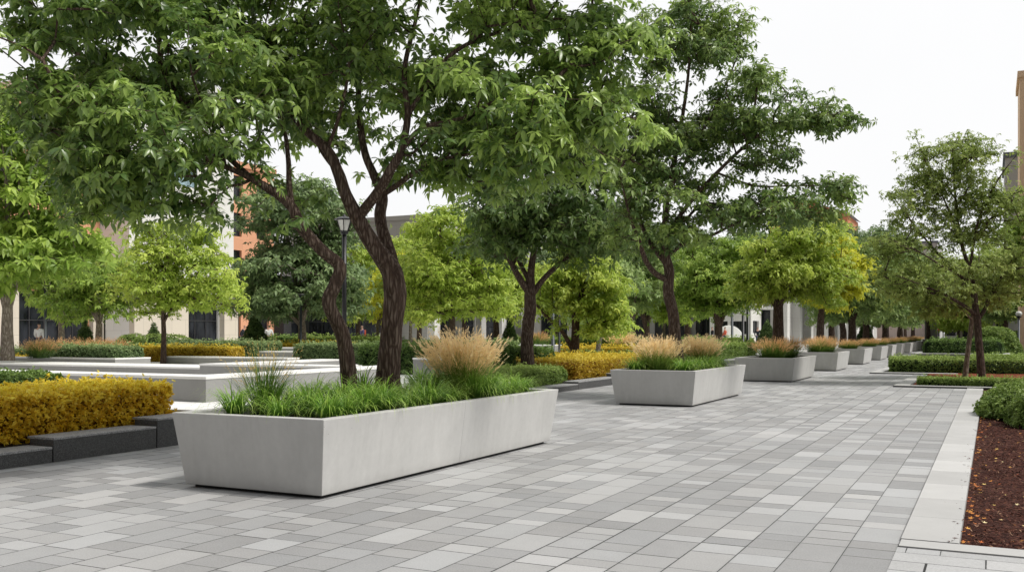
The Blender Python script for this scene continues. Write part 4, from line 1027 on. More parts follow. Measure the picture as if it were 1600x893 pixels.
simple_tree('yellow-green tree cut off by the right edge of the view', 1640, 40, .05, 500, .16,
    [(1560,1720,340,430),(1570,1720,400,480),(1600,1700,300,380)], 110, .19, M['leaf_lime2'], M['bark_brown'], 63, padr=.7, lit_youth=.5)
simple_tree('small lime tree far off between the clipped hedge and the dome shrub', 1498, 84, .1, 515, .12,
    [(1462,1545,465,512)], 55, .30, M['leaf_lime'], M['bark_brown'], 64, padr=1.0, lit_youth=.4)
simple_tree('dark green tree in front of the far grey building', 1572, 78, .1, 500, .2,
    [(1535,1625,430,500),(1545,1610,400,450)], 90, .30, M['leaf_row'], M['bark_brown'], 65, padr=1.0, lit_youth=.35)
simple_tree('dense green tree filling the gap under the open crowned tree', 1450, 90, .1, 500, .2,
    [(1390,1500,400,485),(1370,1450,390,460)], 110, .33, M['leaf_row'], M['bark_brown'], 66, padr=1.1, lit_youth=.45, shell=.5)

# =================================================================== HEDGES
GY, GG = 'golden clipped hedges', 'green clipped hedges'
# near golden hedge, built as one run in two meshes' worth of density
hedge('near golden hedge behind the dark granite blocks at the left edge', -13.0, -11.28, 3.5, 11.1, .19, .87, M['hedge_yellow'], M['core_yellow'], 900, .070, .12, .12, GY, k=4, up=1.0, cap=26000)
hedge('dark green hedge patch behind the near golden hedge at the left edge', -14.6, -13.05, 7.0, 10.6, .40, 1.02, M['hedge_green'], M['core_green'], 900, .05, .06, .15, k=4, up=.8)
hedge('golden hedge under the young maple', -33.4, -27.9, 30.2, 31.2, .4, 1.02, M['hedge_gold_far'], M['core_yellow'], 700, .09, .04, .1, GY)
hedge('small golden hedge at the far left edge', -38, -30.4, 23.0, 24.2, .4, .86, M['hedge_yellow'], M['core_yellow'], 420, .09, .04, .1, GY)
hedge('golden hedge behind the small pale trunk, left of the curved trunk', -36.5, -31.4, 43.0, 44.5, .4, 1.0, M['hedge_gold_far'], M['core_yellow'], 420, .12, .04, .1, GY)
hedge('golden hedge running beside the granite blocks left of the second planter', -16.5, -11.35, 27.4, 36.2, .2, .80, M['hedge_gold_far'], M['core_yellow'], 300, .085, .05, .1, GY)
hedge('low golden hedge in the middle distance left of the second planter', -22.4, -17.4, 50.5, 53.0, .4, .78, M['hedge_gold_far'], M['core_yellow'], 380, .13, .04, .1, GY)
hedge('green clipped hedge left of the curved trunk', -25.6, -22.0, 31.5, 33.3, .42, 1.18, M['hedge_blue'], M['core_green'], 600, .08, .04, .12, GG)
hedge('large dark green hedge behind the forked trunk', -17.4, -13.0, 24.4, 26.6, .40, 1.28, M['hedge_green'], M['core_green'], 700, .07, .06, .2, GG)
hedge('green hedge right behind the feather grass fountain', -16.6, -13.2, 28.0, 30.0, .40, 1.15, M['hedge_green'], M['core_green'], 500, .08, .05, .2, GG)
hedge('low rounded green mound shrub beside the thick dark trunk', -12.75, -11.15, 22.3, 26.3, .18, .66, M['hedge_light'], M['core_green'], 1100, .055, .05, .28, name='mound_shrub', cat='shrub')
hedge('thin low green hedge behind the golden hedge in the middle distance', -19.4, -12.6, 41.0, 43.0, .4, .66, M['hedge_green'], M['core_green'], 420, .10, .03, .1, GG)
hedge('green hedge strip beyond the pale paving left of centre', -29.5, -20.0, 58.5, 60.5, .4, 1.25, M['hedge_light'], M['core_green'], 300, .13, .05, .15, GG)
hedge('green hedge behind the second planter, right part', -13.4, -9.0+(-2.2), 44.0, 52.0, .4, 1.1, M['hedge_light'], M['core_green'], 260, .10, .04, .12, GG)
hedge('green hedge strip behind the black lamp posts', -19.5, -14.0, 62.5, 64.0, .4, 1.25, M['hedge_light'], M['core_green'], 300, .13, .05, .12, GG)
# left planting bed with planter wall
seat_wall('grey concrete planting trough wall at the far left', [(-34.5, -26.0, 22.9, 24.4)], .40)
hedge('low clipped green hedge on the grey trough wall, left part', -34.4, -30.4, 23.1, 24.2, .80, 1.02, M['hedge_blue'], M['core_green'], 600, .08, .03, .12, GG)
hedge('longer low green hedge on the grey trough wall below the conifer cone', -30.3, -26.2, 23.0, 24.3, .80, 1.16, M['hedge_blue'], M['core_green'], 700, .08, .03, .12, GG)
hedge('light green hedge right of the trough, left of the golden hedge', -32.5, -29.2, 33.2, 35.2, .4, 1.22, M['hedge_blue'], M['core_green'], 450, .09, .04, .15, GG)
for (px, d, rx, h, n_, lm, lab) in [(255, 52, 2.2, 1.1, 2600, 'hedge_light', 'wide rounded light green shrub right of the young maple trunk'), (205, 54, 1.1, 1.1, 1500, 'hedge_light', 'small rounded light shrub left of the young maple trunk'),
      (290, 47, 1.8, .85, 2200, 'hedge_blue', 'grey-green rounded shrub behind the golden hedge'), (335, 45, 1.7, .75, 2000, 'hedge_blue', 'flat green shrub between the golden hedge and the cone')]:
    blob_shrub(lab, at(px, d, .45), rx, rx*.7, h, M[lm], M['core_green'], n_, .11)
hedge('light green hedge behind the oak, right of the small lamp post', *(lambda c: (c[0]-3.2, c[0]+3.6, c[1]-.8, c[1]+.8))(at(535, 60)), .4, 1.35, M['hedge_light'], M['core_green'], 320, .13, .05, .15, GG)
hedge('dark green hedge left of the small lamp post', *(lambda c: (c[0]-2.2, c[0]+1.2, c[1]-.8, c[1]+.8))(at(470, 63)), .4, 1.35, M['hedge_green'], M['core_green'], 320, .13, .05, .15, GG)
hedge('long green hedge band under the lime tree beyond the forked trunk', *(lambda c: (c[0]-4.5, c[0]+4.5, c[1]-.9, c[1]+.9))(at(700, 60)), .4, 1.1, M['hedge_blue'], M['core_green'], 260, .13, .05, .15, GG)
for (px, d, w, h, n_, lab) in [(133, 47, .62, 1.9, 2600, 'dark clipped conifer cone in front of the shop glass at left'), (240, 60, .75, 1.9, 2000, 'conifer cone behind the young maple trunk'),
      (398, 56, 1.0, 2.5, 3800, 'large conifer cone left of centre by the orange wall'), (797, 64, .75, 2.2, 2200, 'dark conifer cone left of the thick dark trunk'),
      (1199, 78, 1.0, 2.3, 2200, 'conifer cone beside the walking person by the dark doorway'), (1352, 90, .95, 2.6, 1800, 'conifer cone in the shade behind the far planters')]:
    blob_shrub(lab, at(px, d, .4), w, w, h, M['conifer'], M['core_green'], n_, .12 if d < 70 else .16, True, name='conifer_cone', cat='topiary', group='clipped conifer cones', wob=.06)
# right hand side
blob_shrub('loose green shrub at the corner of the near mulch bed', (.95, 21.6, .02), 1.25, 1.4, .66, M['hedge_light'], M['core_green'], 6500, .065, wob=.10, k=4)
blob_shrub('nearest light green shrub on the red mulch at the right edge', (1.45, 19.7, .02), 1.25, 1.2, .80, M['hedge_light'], M['core_green'], 7500, .06, wob=.10, k=4)
blob_shrub('spreading green shrub behind the nearest shrub at the right edge', (2.0, 24.4, .02), 2.0, 1.7, .76, M['hedge_light'], M['core_green'], 5500, .07, wob=.12, k=4)
hedge('low narrow clipped hedge on the nearer cross kerb', -2.05, 1.9, 31.95, 32.7, .04, .27, M['hedge_light'], M['core_green'], 1200, .055, .03, .08, GG)
hedge('long clipped hedge spanning the right hand beds', -3.75, 3.2, 42.2, 44.3, .04, .58, M['hedge_light'], M['core_green'], 420, .075, .04, .12, GG)
hedge('second long clipped hedge just behind the first on the right', -4.3, 3.6, 48.0, 49.6, .04, .52, M['hedge_light'], M['core_green'], 380, .08, .04, .12, GG)
hedge('lower clipped hedge in front of the dome shrub', -1.0, 4.6, 54, 55.6, .04, .50, M['hedge_light'], M['core_green'], 380, .09, .04, .12, GG)
seat_wall('long grey concrete trough under the rounded dark hedge on the right', [(-4.1, 1.0, 62.5, 66)], .42, 0)
hedge('thick dark clipped hedge with rounded end on the grey trough', -3.7, .6, 62.8, 65.7, .40, 1.22, M['hedge_green'], M['core_green'], 420, .10, .06, .6, GG)
blob_shrub('big dome shaped clipped shrub between the right hand trees', at(1556, 59, .02), 1.45, 1.45, 1.95, M['hedge_light'], M['core_green'], 6500, .12, name='dome_shrub', wob=.08)
hedge('dark hedge behind the dome shrub at the right edge', *(lambda c: (c[0]-1.2, c[0]+3.2, c[1]-.8, c[1]+.8))(at(1595, 74)), .02, 1.7, M['hedge_green'], M['core_green'], 240, .13, .05, .2, GG)
# grasses on the left trough and by the pale bench
for (px, d, z, s, mt, lab) in [(62, 32, .8, .85, fm3, 'pinkish plumed grass beside the pale trunk at the left'), (98, 37, .4, 1.35, fm3, 'rusty grass clump left of the small lime tree'), (142, 42, .4, 1.3, fm3, 'rusty grass clump behind the long trough hedge'),
      (172, 43, .4, 1.3, fm3, 'rusty grass clump right of the small lime tree trunk'), (838, 60, .8, 1.2, fm3, 'small tan grass in the far trough beside the thick trunk'), (973, 56, .4, 1.5, fm2, 'pale feather grass beside the spreading grey-green tree')]:
    o = link('plumed_grass', mt, [], None, at(px, d, z)); o.scale = (s, s, s); tag(o, lab, 'ornamental grass')
# far troughs
for (px, d, w, lab) in [(790, 62, 2.6, 'far low concrete trough left of the thick dark trunk'), (848, 55, 1.7, 'far concrete trough right of the thick dark trunk'), (395, 55, 1.8, 'grey trough under the large conifer cone')]:
    c = at(px, d); seat_wall(lab, [(c[0]-w/2-.5, c[0]+w/2, c[1]-.6, c[1]+.7)], .55)

# =================================================================== LAMP POSTS
def lantern_post(label, base, h, s=1.0):
    t = thing('lamp_post', label, 'street lamp', base)
    m = MB(); m.lathe([(.13*s, 0), (.13*s, .05), (.085*s, .08), (.075*s, .45), (.06*s, .5)], 20); m.build('base', M['black_metal'], t, True)
    m = MB(); m.lathe([(.055*s, .45), (.052*s, h-.42)], 20); m.build('pole', M['black_metal'], t, True)
    z = h-.42
    m = MB(); m.lathe([(.052*s, z-.02), (.085*s, z), (.085*s, z+.03), (.10*s, z+.05), (.10*s, z+.07)], 20)
    for k in range(6):
        a = k*PI/3; x0, y0 = .10*s*math.cos(a), .10*s*math.sin(a); x1, y1 = .185*s*math.cos(a), .185*s*math.sin(a); w = .007
        m.add([(x0-w, y0-w, z+.07), (x0+w, y0+w, z+.07), (x0+w, y0-w, z+.07), (x1-w, y1-w, z+.33), (x1+w, y1+w, z+.33), (x1+w, y1-w, z+.33)], [(0,1,4,3),(1,2,5,4),(2,0,3,5)])
    m.build('lantern_frame', M['black_metal'], t)
    m = MB(); m.lathe([(.09*s, z+.075), (.172*s, z+.32)], 6); m.build('lamp_glass', M['lamp_glass'], t)
    m = MB(); m.lathe([(.235*s, z+.33), (.24*s, z+.345), (.12*s, z+.39), (.04*s, z+.41), (.025*s, z+.44), (.012*s, z+.46)], 24); m.build('lantern_cap', M['black_metal'], t)
    return t
lantern_post('tall black lantern post rising behind the long planter between the two dark trunks', at(538, 22.5, .40), 3.95)
def disc_post(label, base, h, head=.28, mat='grey_metal', r=.07):
    t = thing('lamp_post', label, 'street lamp', base, 'plain posts with flat disc heads')
    m = MB(); m.lathe([(.14, 0), (.14, .03), (r, .05), (r*.9, h)], 16); m.build('pole', M[mat], t, True)
    m = MB(); m.lathe([(r*1.05, h-.02), (head, h+.04), (head, h+.10), (head*.9, h+.12)], 20); m.build('lamp_head', M[mat], t)
    m = MB(); m.lathe([(head*.8, h+.115), (head*.7, h+.135)], 20); m.build('lamp_cover', M['lamp_glass'], t)
    return t
disc_post('slim grey disc-headed lamp in front of the blue-green oak', at(470, 54, .4), 3.25)
disc_post('slim grey lamp post left of the golden hedge end, behind the thick trunk', at(864, 43, .4), 2.9, .2, r=.08)
disc_post('thin dark lamp post just right of the thick dark trunk', at(874, 43.5, .4), 4.0, .2, 'black_metal', r=.05)
disc_post('dark lamp post, left of the close pair beside the third planter', at(1161, 62, .4), 4.4, .2, 'black_metal', r=.09)
disc_post('dark lamp post, right of the close pair beside the third planter', at(1168.5, 61, .4), 5.6, .2, 'black_metal', r=.11)
disc_post('grey lamp post behind the multi-stemmed tree with a pale disc head', at(1144, 66, .4), 3.2, .35, r=.09)
disc_post('slim grey lamp post inside the lime tree right of the forked trunk', at(701, 50, .4), 3.8, .2)
disc_post('thin lamp post at the left edge in front of the glass doors', at(71, 50, .4), 3.6, .15, r=.07)
t = thing('lamp_post', 'grey globe lamp post at the right edge behind the dome shrub', 'street lamp', at(1592, 66, 0))
m = MB(); m.lathe([(.14, 0), (.14, .3), (.07, .34), (.06, 2.75)], 16); m.build('pole', M['grey_metal'], t, True)
m = MB(); m.lathe([(.05, 2.72), (.16, 2.78), (.21, 2.92), (.16, 3.05), (.04, 3.1)], 20); m.build('globe', M['lamp_glass'], t, True)
m = MB(); m.lathe([(.10, 2.66), (.17, 2.70), (.17, 2.76), (.12, 2.78)], 16); m.build('collar', M['black_metal'], t, True)

# =================================================================== BUILDINGS
def facade(parent, o, p, q, z0, z1, ops, wallm, framem, glassm, reveal=.28, nv=None):
    """wall from point p to point q (outside on the right hand walking p->q reversed), ops: (u0,u1,a,b,cols,rows)"""
    p = np.array([p[0], p[1]]); q = np.array([q[0], q[1]]); W = np.linalg.norm(q-p); u = (q-p)/W; nn = np.array([u[1], -u[0]])
    def w3(a, z, dep=0): c = p+u*a-nn*dep; return (c[0]-o[0], c[1]-o[1], z-o[2])
    us = sorted({0, W, *[x for k in ops for x in k[:2]]}); zs = sorted({z0, z1, *[x for k in ops for x in k[2:4]]})
    m = MB()
    for i in range(len(us)-1):
        for j in range(len(zs)-1):
            cu, cz = (us[i]+us[i+1])/2, (zs[j]+zs[j+1])/2
            if any(k[0] < cu < k[1] and k[2] < cz < k[3] for k in ops): continue
            m.add([w3(us[i], zs[j]), w3(us[i+1], zs[j]), w3(us[i+1], zs[j+1]), w3(us[i], zs[j+1])], [(0, 1, 2, 3)])
    for k in ops:
        a, b, c, d = k[:4]
        for (A, B) in (((a, c), (b, c)), ((b, c), (b, d)), ((b, d), (a, d)), ((a, d), (a, c))):
            m.add([w3(*A), w3(*B), w3(B[0], B[1], reveal), w3(A[0], A[1], reveal)], [(0, 1, 2, 3)])
    m.build('wall', wallm, parent)
    for k in ops:
        a, b, c, d, nc, nr = k[:6]; gm = k[6] if len(k) > 6 else glassm
        f = MB(); t = .06
        def bar(a0, a1, c0, c1, dp=.2): 
            f.add([w3(a0, c0, dp), w3(a1, c0, dp), w3(a1, c1, dp), w3(a0, c1, dp), w3(a0, c0, dp+.06), w3(a1, c0, dp+.06), w3(a1, c1, dp+.06), w3(a0, c1, dp+.06)],
                  [(0,1,2,3),(4,7,6,5),(0,4,5,1),(1,5,6,2),(2,6,7,3),(3,7,4,0)])
        bar(a, b, c, c+t); bar(a, b, d-t, d); bar(a, a+t, c+t, d-t); bar(b-t, b, c+t, d-t)
        for i in range(1, nc): x = a+(b-a)*i/nc; bar(x-t/2, x+t/2, c+t, d-t, .203)
        for j in range(1, nr): z = c+(d-c)*j/nr; bar(a+t, b-t, z-t/2, z+t/2, .206)
        fr = f.build('window', framem, parent)
        g = MB(); g.add([w3(a, c, reveal-.02), w3(b, c, reveal-.02), w3(b, d, reveal-.02), w3(a, d, reveal-.02)], [(0, 1, 2, 3)]); g.build('pane', gm, fr)
def building(label, x0, x1, y0, y1, h, wallm, fx=None, fy=None, z0=.38, roofm=None, glass='glass', frame='frame_dark', name='building', cat='building', fxw=None):
    """fx: openings on the +X side (u = Y from y0); fy: openings on the -Y side (u = X from x0)"""
    o = (x1, y0, z0); t = thing(name, label, cat, o)
    facade(t, o, (x1, y0), (x1, y1), z0, z0+h, fx or [], wallm, M[frame], M[glass])
    facade(t, o, (x0, y0), (x1, y0), z0, z0+h, fy or [], wallm, M[frame], M[glass])
    m = MB(); a, b, c = x0-x1, y1-y0, h
    m.add([(a, 0, 0), (a, b, 0), (a, b, c), (a, 0, c)], [(0, 1, 2, 3)]); m.add([(a, b, 0), (0, b, 0), (0, b, c), (a, b, c)], [(0, 1, 2, 3)])
    m.build('rear_wall', wallm, t)
    m = MB(); m.box(a-.15, .15, -.15, b+.15, c+.002, c+.45); m.build('roof', roofm or wallm, t)
    return t
def grid(u0, u1, n, z0, z1, w, cols=1, rows=2): 
    s = (u1-u0)/n; return [(u0+s*(i+.5)-w/2, u0+s*(i+.5)+w/2, z0, z1, cols, rows) for i in range(n)]
Z0 = .38
# left building, terracotta over a pale ground floor
ops = []
for (a, b) in [(2, 9), (10.5, 17.5), (19.5, 25), (27.5, 33.0)]: ops.append((a, b, Z0+.15, Z0+4.0, 5, 2))
for k in range(3): ops += [(u, u+4.6, Z0+6.2+k*3.8, Z0+8.4+k*3.8, 4, 1) for u in (1.5, 7.5, 13.5, 19.5, 25.6)]
tb = building('left building with terracotta upper floors and black strip windows', -70, -56, 14, 48, 16.3, M['orange_clad'], ops)
m = MB(); m.box(.003, .35, 0, 34, 4.15, 5.5); m.build('fascia', M['white_clad'], tb)
for (a, b) in [(0, 1.9), (9.1, 10.4), (17.6, 19.4), (25.1, 27.4), (33.1, 34)]:
    m = MB(); m.box(.004, .42, a, b, 0, 4.148); m.build('column', M['cream'], tb)
# pale tower
ops = [(3.0, 6.4, Z0+12.0, Z0+14.4, 2, 1, M['glass_blue']), (5.2, 8.6, Z0+.1, Z0+4.2, 3, 2)]
tb = building('pale stone tower with a blue window, between the terracotta walls', -68, -53.2, 48.05, 58.3, 19.5, M['white_clad'], ops, [(9, 12.5, Z0+.2, Z0+4.2, 3, 2)])
m = MB(); m.box(.004, .5, 0, 5.0, 0, 5.0); m.build('column', M['cream'], tb)
m = MB(); m.box(.004, .5, 8.7, 10.2, 0, 5.0); m.build('column', M['cream'], tb)
# terracotta wing
ops = [(.9, 2.2, Z0+.2, Z0+4.4, 1, 3), (4.2, 5.6, Z0+.2, Z0+4.2, 1, 2)]
for k in range(3):
    for u in (1.2, 4.1): ops.append((u, u+1.1, Z0+6.0+k*3.0, Z0+7.9+k*3.0, 1, 2))
tb = building('terracotta wing with small dark windows right of the pale tower', -68, -54.5, 58.35, 64.6, 14.6, M['orange_clad'], ops)
tb = building('low charcoal glazed link building in the shade of the oak', -66, -53.5, 64.65, 82, 5.6, M['dark_clad'], [(1.0, 2.4, Z0+.2, Z0+4.0, 1, 2), (3.4, 15.8, Z0+.15, Z0+4.3, 6, 2)])
m = MB(); m.box(.003, 1.6, 3.0, 16.6, 4.6, 4.95); m.build('canopy', M['dark_clad'], tb)
# grey arcade
ops = []
for i in range(12): ops.append((1.5+i*4.9, 4.9+i*4.9, Z0+.1, Z0+3.9, 2, 2))
for k in range(2): ops += grid(2, 58, 16, Z0+6+k*3.6, Z0+8+k*3.6, 1.8)
ops2 = [(2, 6, Z0+.1, Z0+3.6, 2, 2), (8, 12, Z0+.1, Z0+3.6, 2, 2)]
tb = building('long grey arcade building behind the lime trees', -68, -50, 82.1, 146, 12.5, M['mid_clad'], ops, ops2)
for i in range(13):
    m = MB(); m.box(.004, .7, .2+i*4.9, 1.3+i*4.9, 0, 4.4); m.build('pillar', M['white_clad' if i % 3 == 0 else 'mid_clad'], tb)
# pavilion end: pale wall with dark windows, and the dark doorway
tb = building('white pavilion with two dark windows behind the close pair of lamp posts', -24.6, -20.6, 93.0, 97.5, 3.6, M['white_clad'], [(.8, 3.4, Z0+1.2, Z0+2.4, 2, 1)], [(.4, 1.75, Z0+1.1, Z0+2.35, 1, 1), (2.0, 3.6, Z0+1.1, Z0+2.35, 2, 1)])
tb = building('grey stone building with a large dark doorway behind the third planter', -46, -19.0, 98.0, 190, 6.5, M['mid_clad'],
    [(2+i*7.0, 6+i*7.0, Z0+.1, Z0+3.6, 2, 2) for i in range(12)], [(1.0+i*4.4, 4.2+i*4.4, Z0+.1, Z0+3.1, 3, 1) for i in range(5)]+[(23.4, 26.2, Z0+.1, Z0+3.5, 2, 1)])
for i in range(12):
    m = MB(); m.box(.004, .8, .3+i*7.0, 1.6+i*7.0, 0, 4.4); m.build('pillar', M['white_clad'], tb)
m = MB(); m.box(-4.2, .1, -.3, -.004, 3.55, 3.85); m.build('lintel', M['canvas_white'], tb)
# far orange gabled block
o = (-30.0, 190, .0)
tb = thing('gabled_building', 'orange brick building with a sloping roofline rising above the yellow tree', 'building', o)
facade(tb, o, (-38.5, 190), (-24.2, 190), 0, 21, [(1.8+i*4.2, 3.4+i*4.2, 16.5, 19.0, 1, 2) for i in range(3)], M['brick'], M['frame_dark'], M['glass'])
m = MB(); m.add([(-8.5, 0, 21), (5.8, 0, 21), (-3.2, 0, 24.2), (-8.5, 0, 24.2)], [(0, 1, 2, 3)]); m.add([(5.8, 0, 0), (5.8, 16, 0), (5.8, 16, 21), (5.8, 0, 21)], [(0, 1, 2, 3)]); m.build('gable', M['brick'], tb)
m = MB(); m.add([(-3.2, -.3, 24.3), (6.4, -.3, 21), (6.4, 16, 21), (-3.2, 16, 24.3)], [(0, 1, 2, 3)]); m.add([(-9, -.3, 24.3), (-3.2, -.3, 24.3), (-3.2, 16, 24.3), (-9, 16, 24.3)], [(0, 1, 2, 3)]); m.build('roof', M['slate'], tb)
m = MB(); m.box(-8.5, -4.2, -.15, -.004, 19.6, 20.6); m.build('white_band', M['white_clad'], tb)
tb.scale = (1, 1, 1.13)
# right hand buildings
tb = building('grey building with a dark roof edge behind the tree at the right edge', 1.0, 16, 92, 104, 16.4, M['mid_clad'], None, grid(.6, 13, 4, 12, 14.5, 1.8)+[(1.2, 13.5, .6, 3.2, 8, 1)], 0, M['slate'])
tb = building('tall tan tower cut off by the right edge of the view', 1.78, 7, 78, 84, 19.8, M['tan'], None, [(1.5, 2.6, 12, 14, 1, 1), (3.6, 4.8, 7, 9, 1, 1)], 0)
tb = building('low cream shop building with black windows beyond the dome shrub', -2.9, 1.5, 97, 103, 4.6, M['cream'], [], [(.5, 1.4, .8, 2.8, 1, 2), (2.0, 2.7, .2, 2.9, 1, 1), (3.2, 4.0, 1.0, 2.8, 1, 2)], 0)
tb = building('far slate roofed building closing the promenade', -22, -9.5, 205, 225, 19, M['mid_clad'], None, grid(0, 12.5, 5, 3, 5, 1.4)+grid(0, 12.5, 5, 7, 9, 1.4), 0, M['slate'])
tb = building('distant grey office block above the far end of the planters', -8, 3.5, 200, 215, 9.5, M['grey_clad'], None, grid(0, 11, 5, 1, 3, 1.6)+grid(0, 11, 5, 5, 7, 1.6), 0, M['slate'])
# concrete pylon and market stalls at the far end
t = thing('concrete_pylon', 'grey concrete pylon standing where the promenade ends', 'pillar', at(1455, 92, 0))
m = MB(); m.box(-.75, .75, -.5, .5, 0, 1.0); m.box(-.55, .55, -.4, .4, 1.0, 4.3); m.box(-.9, .9, -.6, .6, 4.3, 4.9); m.build('shaft', M['concrete_far'], t, bevel=.03)
for (px, d, mt, lab) in [(1478, 104, 'canvas_red', 'market stall with a red awning far beyond the clipped hedge'), (1494, 98, 'canvas_white', 'market stall with a white peaked canopy beyond the clipped hedge')]:
    b = at(px, d, 0); t = thing('market_stall', lab, 'stall', b)
    for (x, y) in ((-1.2, -1), (1.2, -1), (-1.2, 1), (1.2, 1)):
        m = MB(); m.lathe([(.04, 0), (.04, 2.1)], 8, (x, y)); m.build('pole', M['frame_light'], t)
    m = MB(); m.add([(-1.4, -1.2, 2.1), (1.4, -1.2, 2.1), (1.4, 1.2, 2.1), (-1.4, 1.2, 2.1), (0, 0, 3.0), (-1.4, -1.2, 1.85), (1.4, -1.2, 1.85), (1.4, 1.2, 1.85), (-1.4, 1.2, 1.85)],
        [(0,1,4),(1,2,4),(2,3,4),(3,0,4),(5,6,1,0),(6,7,2,1),(7,8,3,2),(8,5,0,3)]); m.build('canopy', M[mt], t)
    m = MB(); m.box(-1.1, 1.1, -.9, -.3, 0, .9); m.build('counter', M['canvas_white'], t, bevel=.01)
# white parasol-like shell chair and service cart near the pavilion
t = thing('cafe_table', 'white round cafe table tipped on its side near the pavilion', 'table', at(1140, 84, .4))
m = MB(); m.lathe([(.02, -.02), (1.15, -.02), (1.2, .0), (1.15, .03), (.02, .03)], 28)
o = m.build('tabletop', M['canvas_white'], t); o.rotation_euler = (math.radians(74), 0, math.radians(25)); o.location = (0, 0, .72)
m = MB(); m.lathe([(.05, 0), (.05, .9)], 10); o = m.build('stem', M['grey_metal'], t); o.rotation_euler = (math.radians(-60), 0, math.radians(25)); o.location = (0, .1, .6)
t = thing('service_cart', 'small white service cart seen left of the forked trunk', 'cart', at(590, 70, .4), rz=math.radians(25))
m = MB(); m.add([(-1.15, -.5, .35), (1.2, -.5, .35), (1.2, .5, .35), (-1.15, .5, .35), (-1.05, -.5, .75), (-.2, -.48, .95), (.5, -.45, 1.35), (1.2, -.45, 1.4), (-1.05, .5, .75), (-.2, .48, .95), (.5, .45, 1.35), (1.2, .45, 1.4)],
    [(0,1,7,6,5,4),(3,8,9,10,11,2),(0,4,8,3),(1,2,11,7),(4,5,9,8),(5,6,10,9),(6,7,11,10),(0,3,2,1)]); m.build('body', M['canvas_white'], t, bevel=.03)
for x in (-.7, .8):
    for y in (-.46, .46):
        m = MB(); m.lathe([(.10, -.07), (.26, -.07), (.28, -.04), (.28, .04), (.26, .07), (.10, .07)], 18); o = m.build('wheel', M['shadow_gap'], t); o.rotation_euler = (PI/2, 0, 0); o.location = (x, y, .28)

# =================================================================== PEOPLE
def skin_mesh(name, joints, edges, mat, parent, sub=2):
    me = bpy.data.meshes.new(name); me.from_pydata([j[0] for j in joints], edges, []); me.materials.append(mat)
    o = bpy.data.objects.new(name, me); C.objects.link(o); o.parent = parent
    md = o.modifiers.new('Skin', 'SKIN'); md.use_smooth_shade = True
    for i, j in enumerate(joints):
        r = j[1]; me.skin_vertices[0].data[i].radius = (r, r) if not isinstance(r, tuple) else r
    me.skin_vertices[0].data[0].use_root = True
    s = o.modifiers.new('Subdivision', 'SUBSURF'); s.levels = sub; s.render_levels = sub
    return o
def person(label, base, rz, top, legs, bend=0.0, stride=.22, bag=None, scale=1.0):
    t = thing('person', label, 'person', base, rz=rz); t.scale = (scale,)*3
    b = bend
    J = [((0, 0, .95), .115), ((0, .01+b*.25, 1.15), .10), ((0, b*.8, 1.38), .12), ((0, b*1.0, 1.50), .05), ((0, b*1.1+.01, 1.56), .055), ((0, b*1.2+.02, 1.64), .088), ((0, b*1.2+.01, 1.71), .07),
         ((.09, 0, .90), .085), ((.10, stride*.35+.03, .50), .055), ((.10, stride*.5-.06, .09), .038), ((.10, stride*.5+.10, .04), .03),
         ((-.09, 0, .90), .085), ((-.10, -stride*.3+.05, .50), .055), ((-.10, -stride*.9, .12), .038), ((-.10, -stride*.9+.15, .04), .03),
         ((.19, b*.8, 1.38), .055), ((.24, b*.8-.10, 1.13), .042), ((.23, b*.8+.02, .90), .030), ((.225, b*.8+.06, .82), .032),
         ((-.19, b*.8, 1.38), .055), ((-.24, b*.8+.06, 1.13), .042), ((-.22, b*.8+.22, .95), .030), ((-.215, b*.8+.28, .90), .032)]
    Ed = [(0,1),(1,2),(2,3),(3,4),(4,5),(5,6),(0,7),(7,8),(8,9),(9,10),(0,11),(11,12),(12,13),(13,14),(2,15),(15,16),(16,17),(17,18),(2,19),(19,20),(20,21),(21,22)]
    skin_mesh('body', J, Ed, M['skin'], t)
    Jt = [((0, .005, .93), .135), ((0, .01+b*.25, 1.15), .125), ((0, b*.8, 1.38), .140), ((0, b*.93, 1.47), .075), ((.19, b*.8, 1.385), .075), ((.242, b*.8-.10, 1.13), .058), ((.23, b*.8+.01, .93), .045),
          ((-.19, b*.8, 1.385), .075), ((-.242, b*.8+.06, 1.13), .058), ((-.22, b*.8+.20, .965), .045)]
    skin_mesh('jacket', Jt, [(0,1),(1,2),(2,3),(2,4),(4,5),(5,6),(2,7),(7,8),(8,9)], M[top], t)
    Jl = [((0, 0, .93), .13), ((.09, 0, .88), .10), ((.10, stride*.35+.03, .50), .072), ((.10, stride*.5-.05, .12), .058), ((-.09, 0, .88), .10), ((-.10, -stride*.3+.05, .50), .072), ((-.10, -stride*.9+.01, .15), .058)]
    skin_mesh('trousers', Jl, [(0,1),(1,2),(2,3),(0,4),(4,5),(5,6)], M[legs], t)
    skin_mesh('hair', [((0, b*1.2-.0, 1.665), .092), ((0, b*1.2-.01, 1.72), .075)], [(0, 1)], M['hair'], t)
    if bag:
        m = MB(); m.box(-.14, .14, -.22+b*.5, -.10+b*.5, 1.0, 1.42); m.build('backpack', M[bag], t, bevel=.03)
    return t
person('person in dark top and blue jeans walking by the dark doorway', at(1184, 84, .4), math.radians(200), 'navy', 'jeans')
person('person in black bending forward left of the conifer cone', at(376, 66, .4), math.radians(-60), 'navy', 'navy', bend=.22)
person('person in a white top right of the conifer cone', at(420, 64, .4), math.radians(60), 'white_cloth', 'navy')
person('person with orange hood and violet trousers near the white cart', at(566, 66, .4), math.radians(150), 'purple_cloth', 'purple_cloth', bag='red_cloth')
person('person in dark clothes left of the multi-stemmed trunk', at(1113, 82, .4), math.radians(120), 'navy', 'navy')
person('person in a red top behind the multi-stemmed trunk', at(1133, 84, .4), math.radians(90), 'red_cloth', 'jeans')
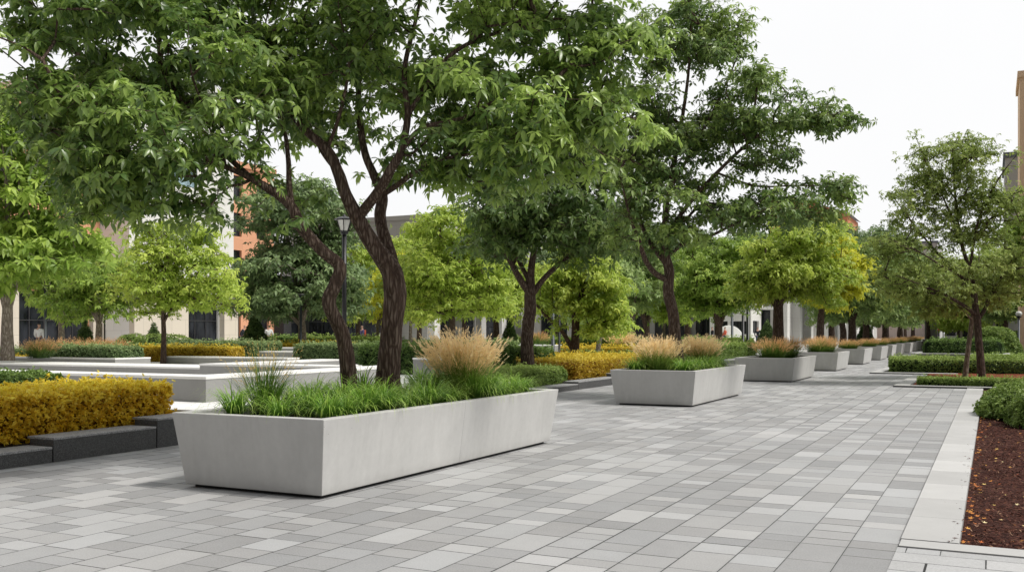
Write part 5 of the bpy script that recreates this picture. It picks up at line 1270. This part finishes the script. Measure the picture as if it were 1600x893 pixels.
person('person in pale shirt by the glass doors at the left', at(61, 52, .4), math.radians(30), 'white_cloth', 'jeans')

# =================================================================== SKY, SUN, CAMERA
SUN_EL, SUN_AZ = math.radians(56), math.radians(82)      # azimuth measured from +Y towards +X
w = bpy.data.worlds.new('World'); sc.world = w; w.use_nodes = True
nt = w.node_tree; nt.nodes.clear(); n = N(nt)
out = nt.nodes.new('ShaderNodeOutputWorld')
sky = n('ShaderNodeTexSky', sky_type='NISHITA'); sky.sun_disc = False; sky.sun_elevation = SUN_EL; sky.sun_rotation = SUN_AZ
sky.air_density = 1.5; sky.dust_density = 4.0
hs = n('ShaderNodeHueSaturation', {'Color': sky.outputs[0], 'Saturation': .25, 'Value': 1.0})
tc = n('ShaderNodeTexCoord').outputs['Generated']
cl = n.noise(tc, 1.6, 5, .6)
white = n.mix(cl, (9.6, 9.65, 9.8), (10.9, 10.9, 10.9))
col = n.mix(.93, hs.outputs[0], white)
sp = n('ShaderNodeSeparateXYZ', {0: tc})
dim = n('ShaderNodeMapRange', {'Value': sp.outputs[1], 'From Min': -.75, 'From Max': .25, 'To Min': .30, 'To Max': 1.0}, interpolation_type='SMOOTHSTEP').outputs[0]  # sky dimmed behind the camera, added to darken faces turned that way
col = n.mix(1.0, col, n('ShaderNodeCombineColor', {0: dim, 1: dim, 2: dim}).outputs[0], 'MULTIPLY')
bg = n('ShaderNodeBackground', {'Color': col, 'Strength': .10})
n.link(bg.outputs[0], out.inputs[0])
sun = bpy.data.lights.new('sun', 'SUN'); sun.energy = 3.2; sun.angle = math.radians(11); sun.color = (1, .965, .91)
so = bpy.data.objects.new('sun', sun); C.objects.link(so)
dv = Vector((math.sin(SUN_AZ)*math.cos(SUN_EL), math.cos(SUN_AZ)*math.cos(SUN_EL), math.sin(SUN_EL)))
so.rotation_euler = dv.to_track_quat('Z', 'Y').to_euler(); so.location = (0, 0, 30)
cam = bpy.data.cameras.new('camera'); co = bpy.data.objects.new('camera', cam); C.objects.link(co); sc.camera = co
co.location = (0, 0, HCAM); co.rotation_euler = (PI/2, 0, YAW)
cam.sensor_width = 36; cam.lens = 36*FOC/1600; cam.shift_y = (519-446.5)/1600; cam.clip_end = 3000; cam.clip_start = .05
sc.view_settings.view_transform = 'Standard'; sc.view_settings.look = 'None'; sc.view_settings.exposure = 0; sc.view_settings.gamma = 1
sc.cycles.max_bounces = 6; sc.cycles.diffuse_bounces = 3; sc.cycles.glossy_bounces = 2; sc.cycles.transmission_bounces = 3; sc.cycles.transparent_max_bounces = 4
sc.cycles.use_denoising = True
sc.cycles.use_adaptive_sampling = True; sc.cycles.adaptive_threshold = .02
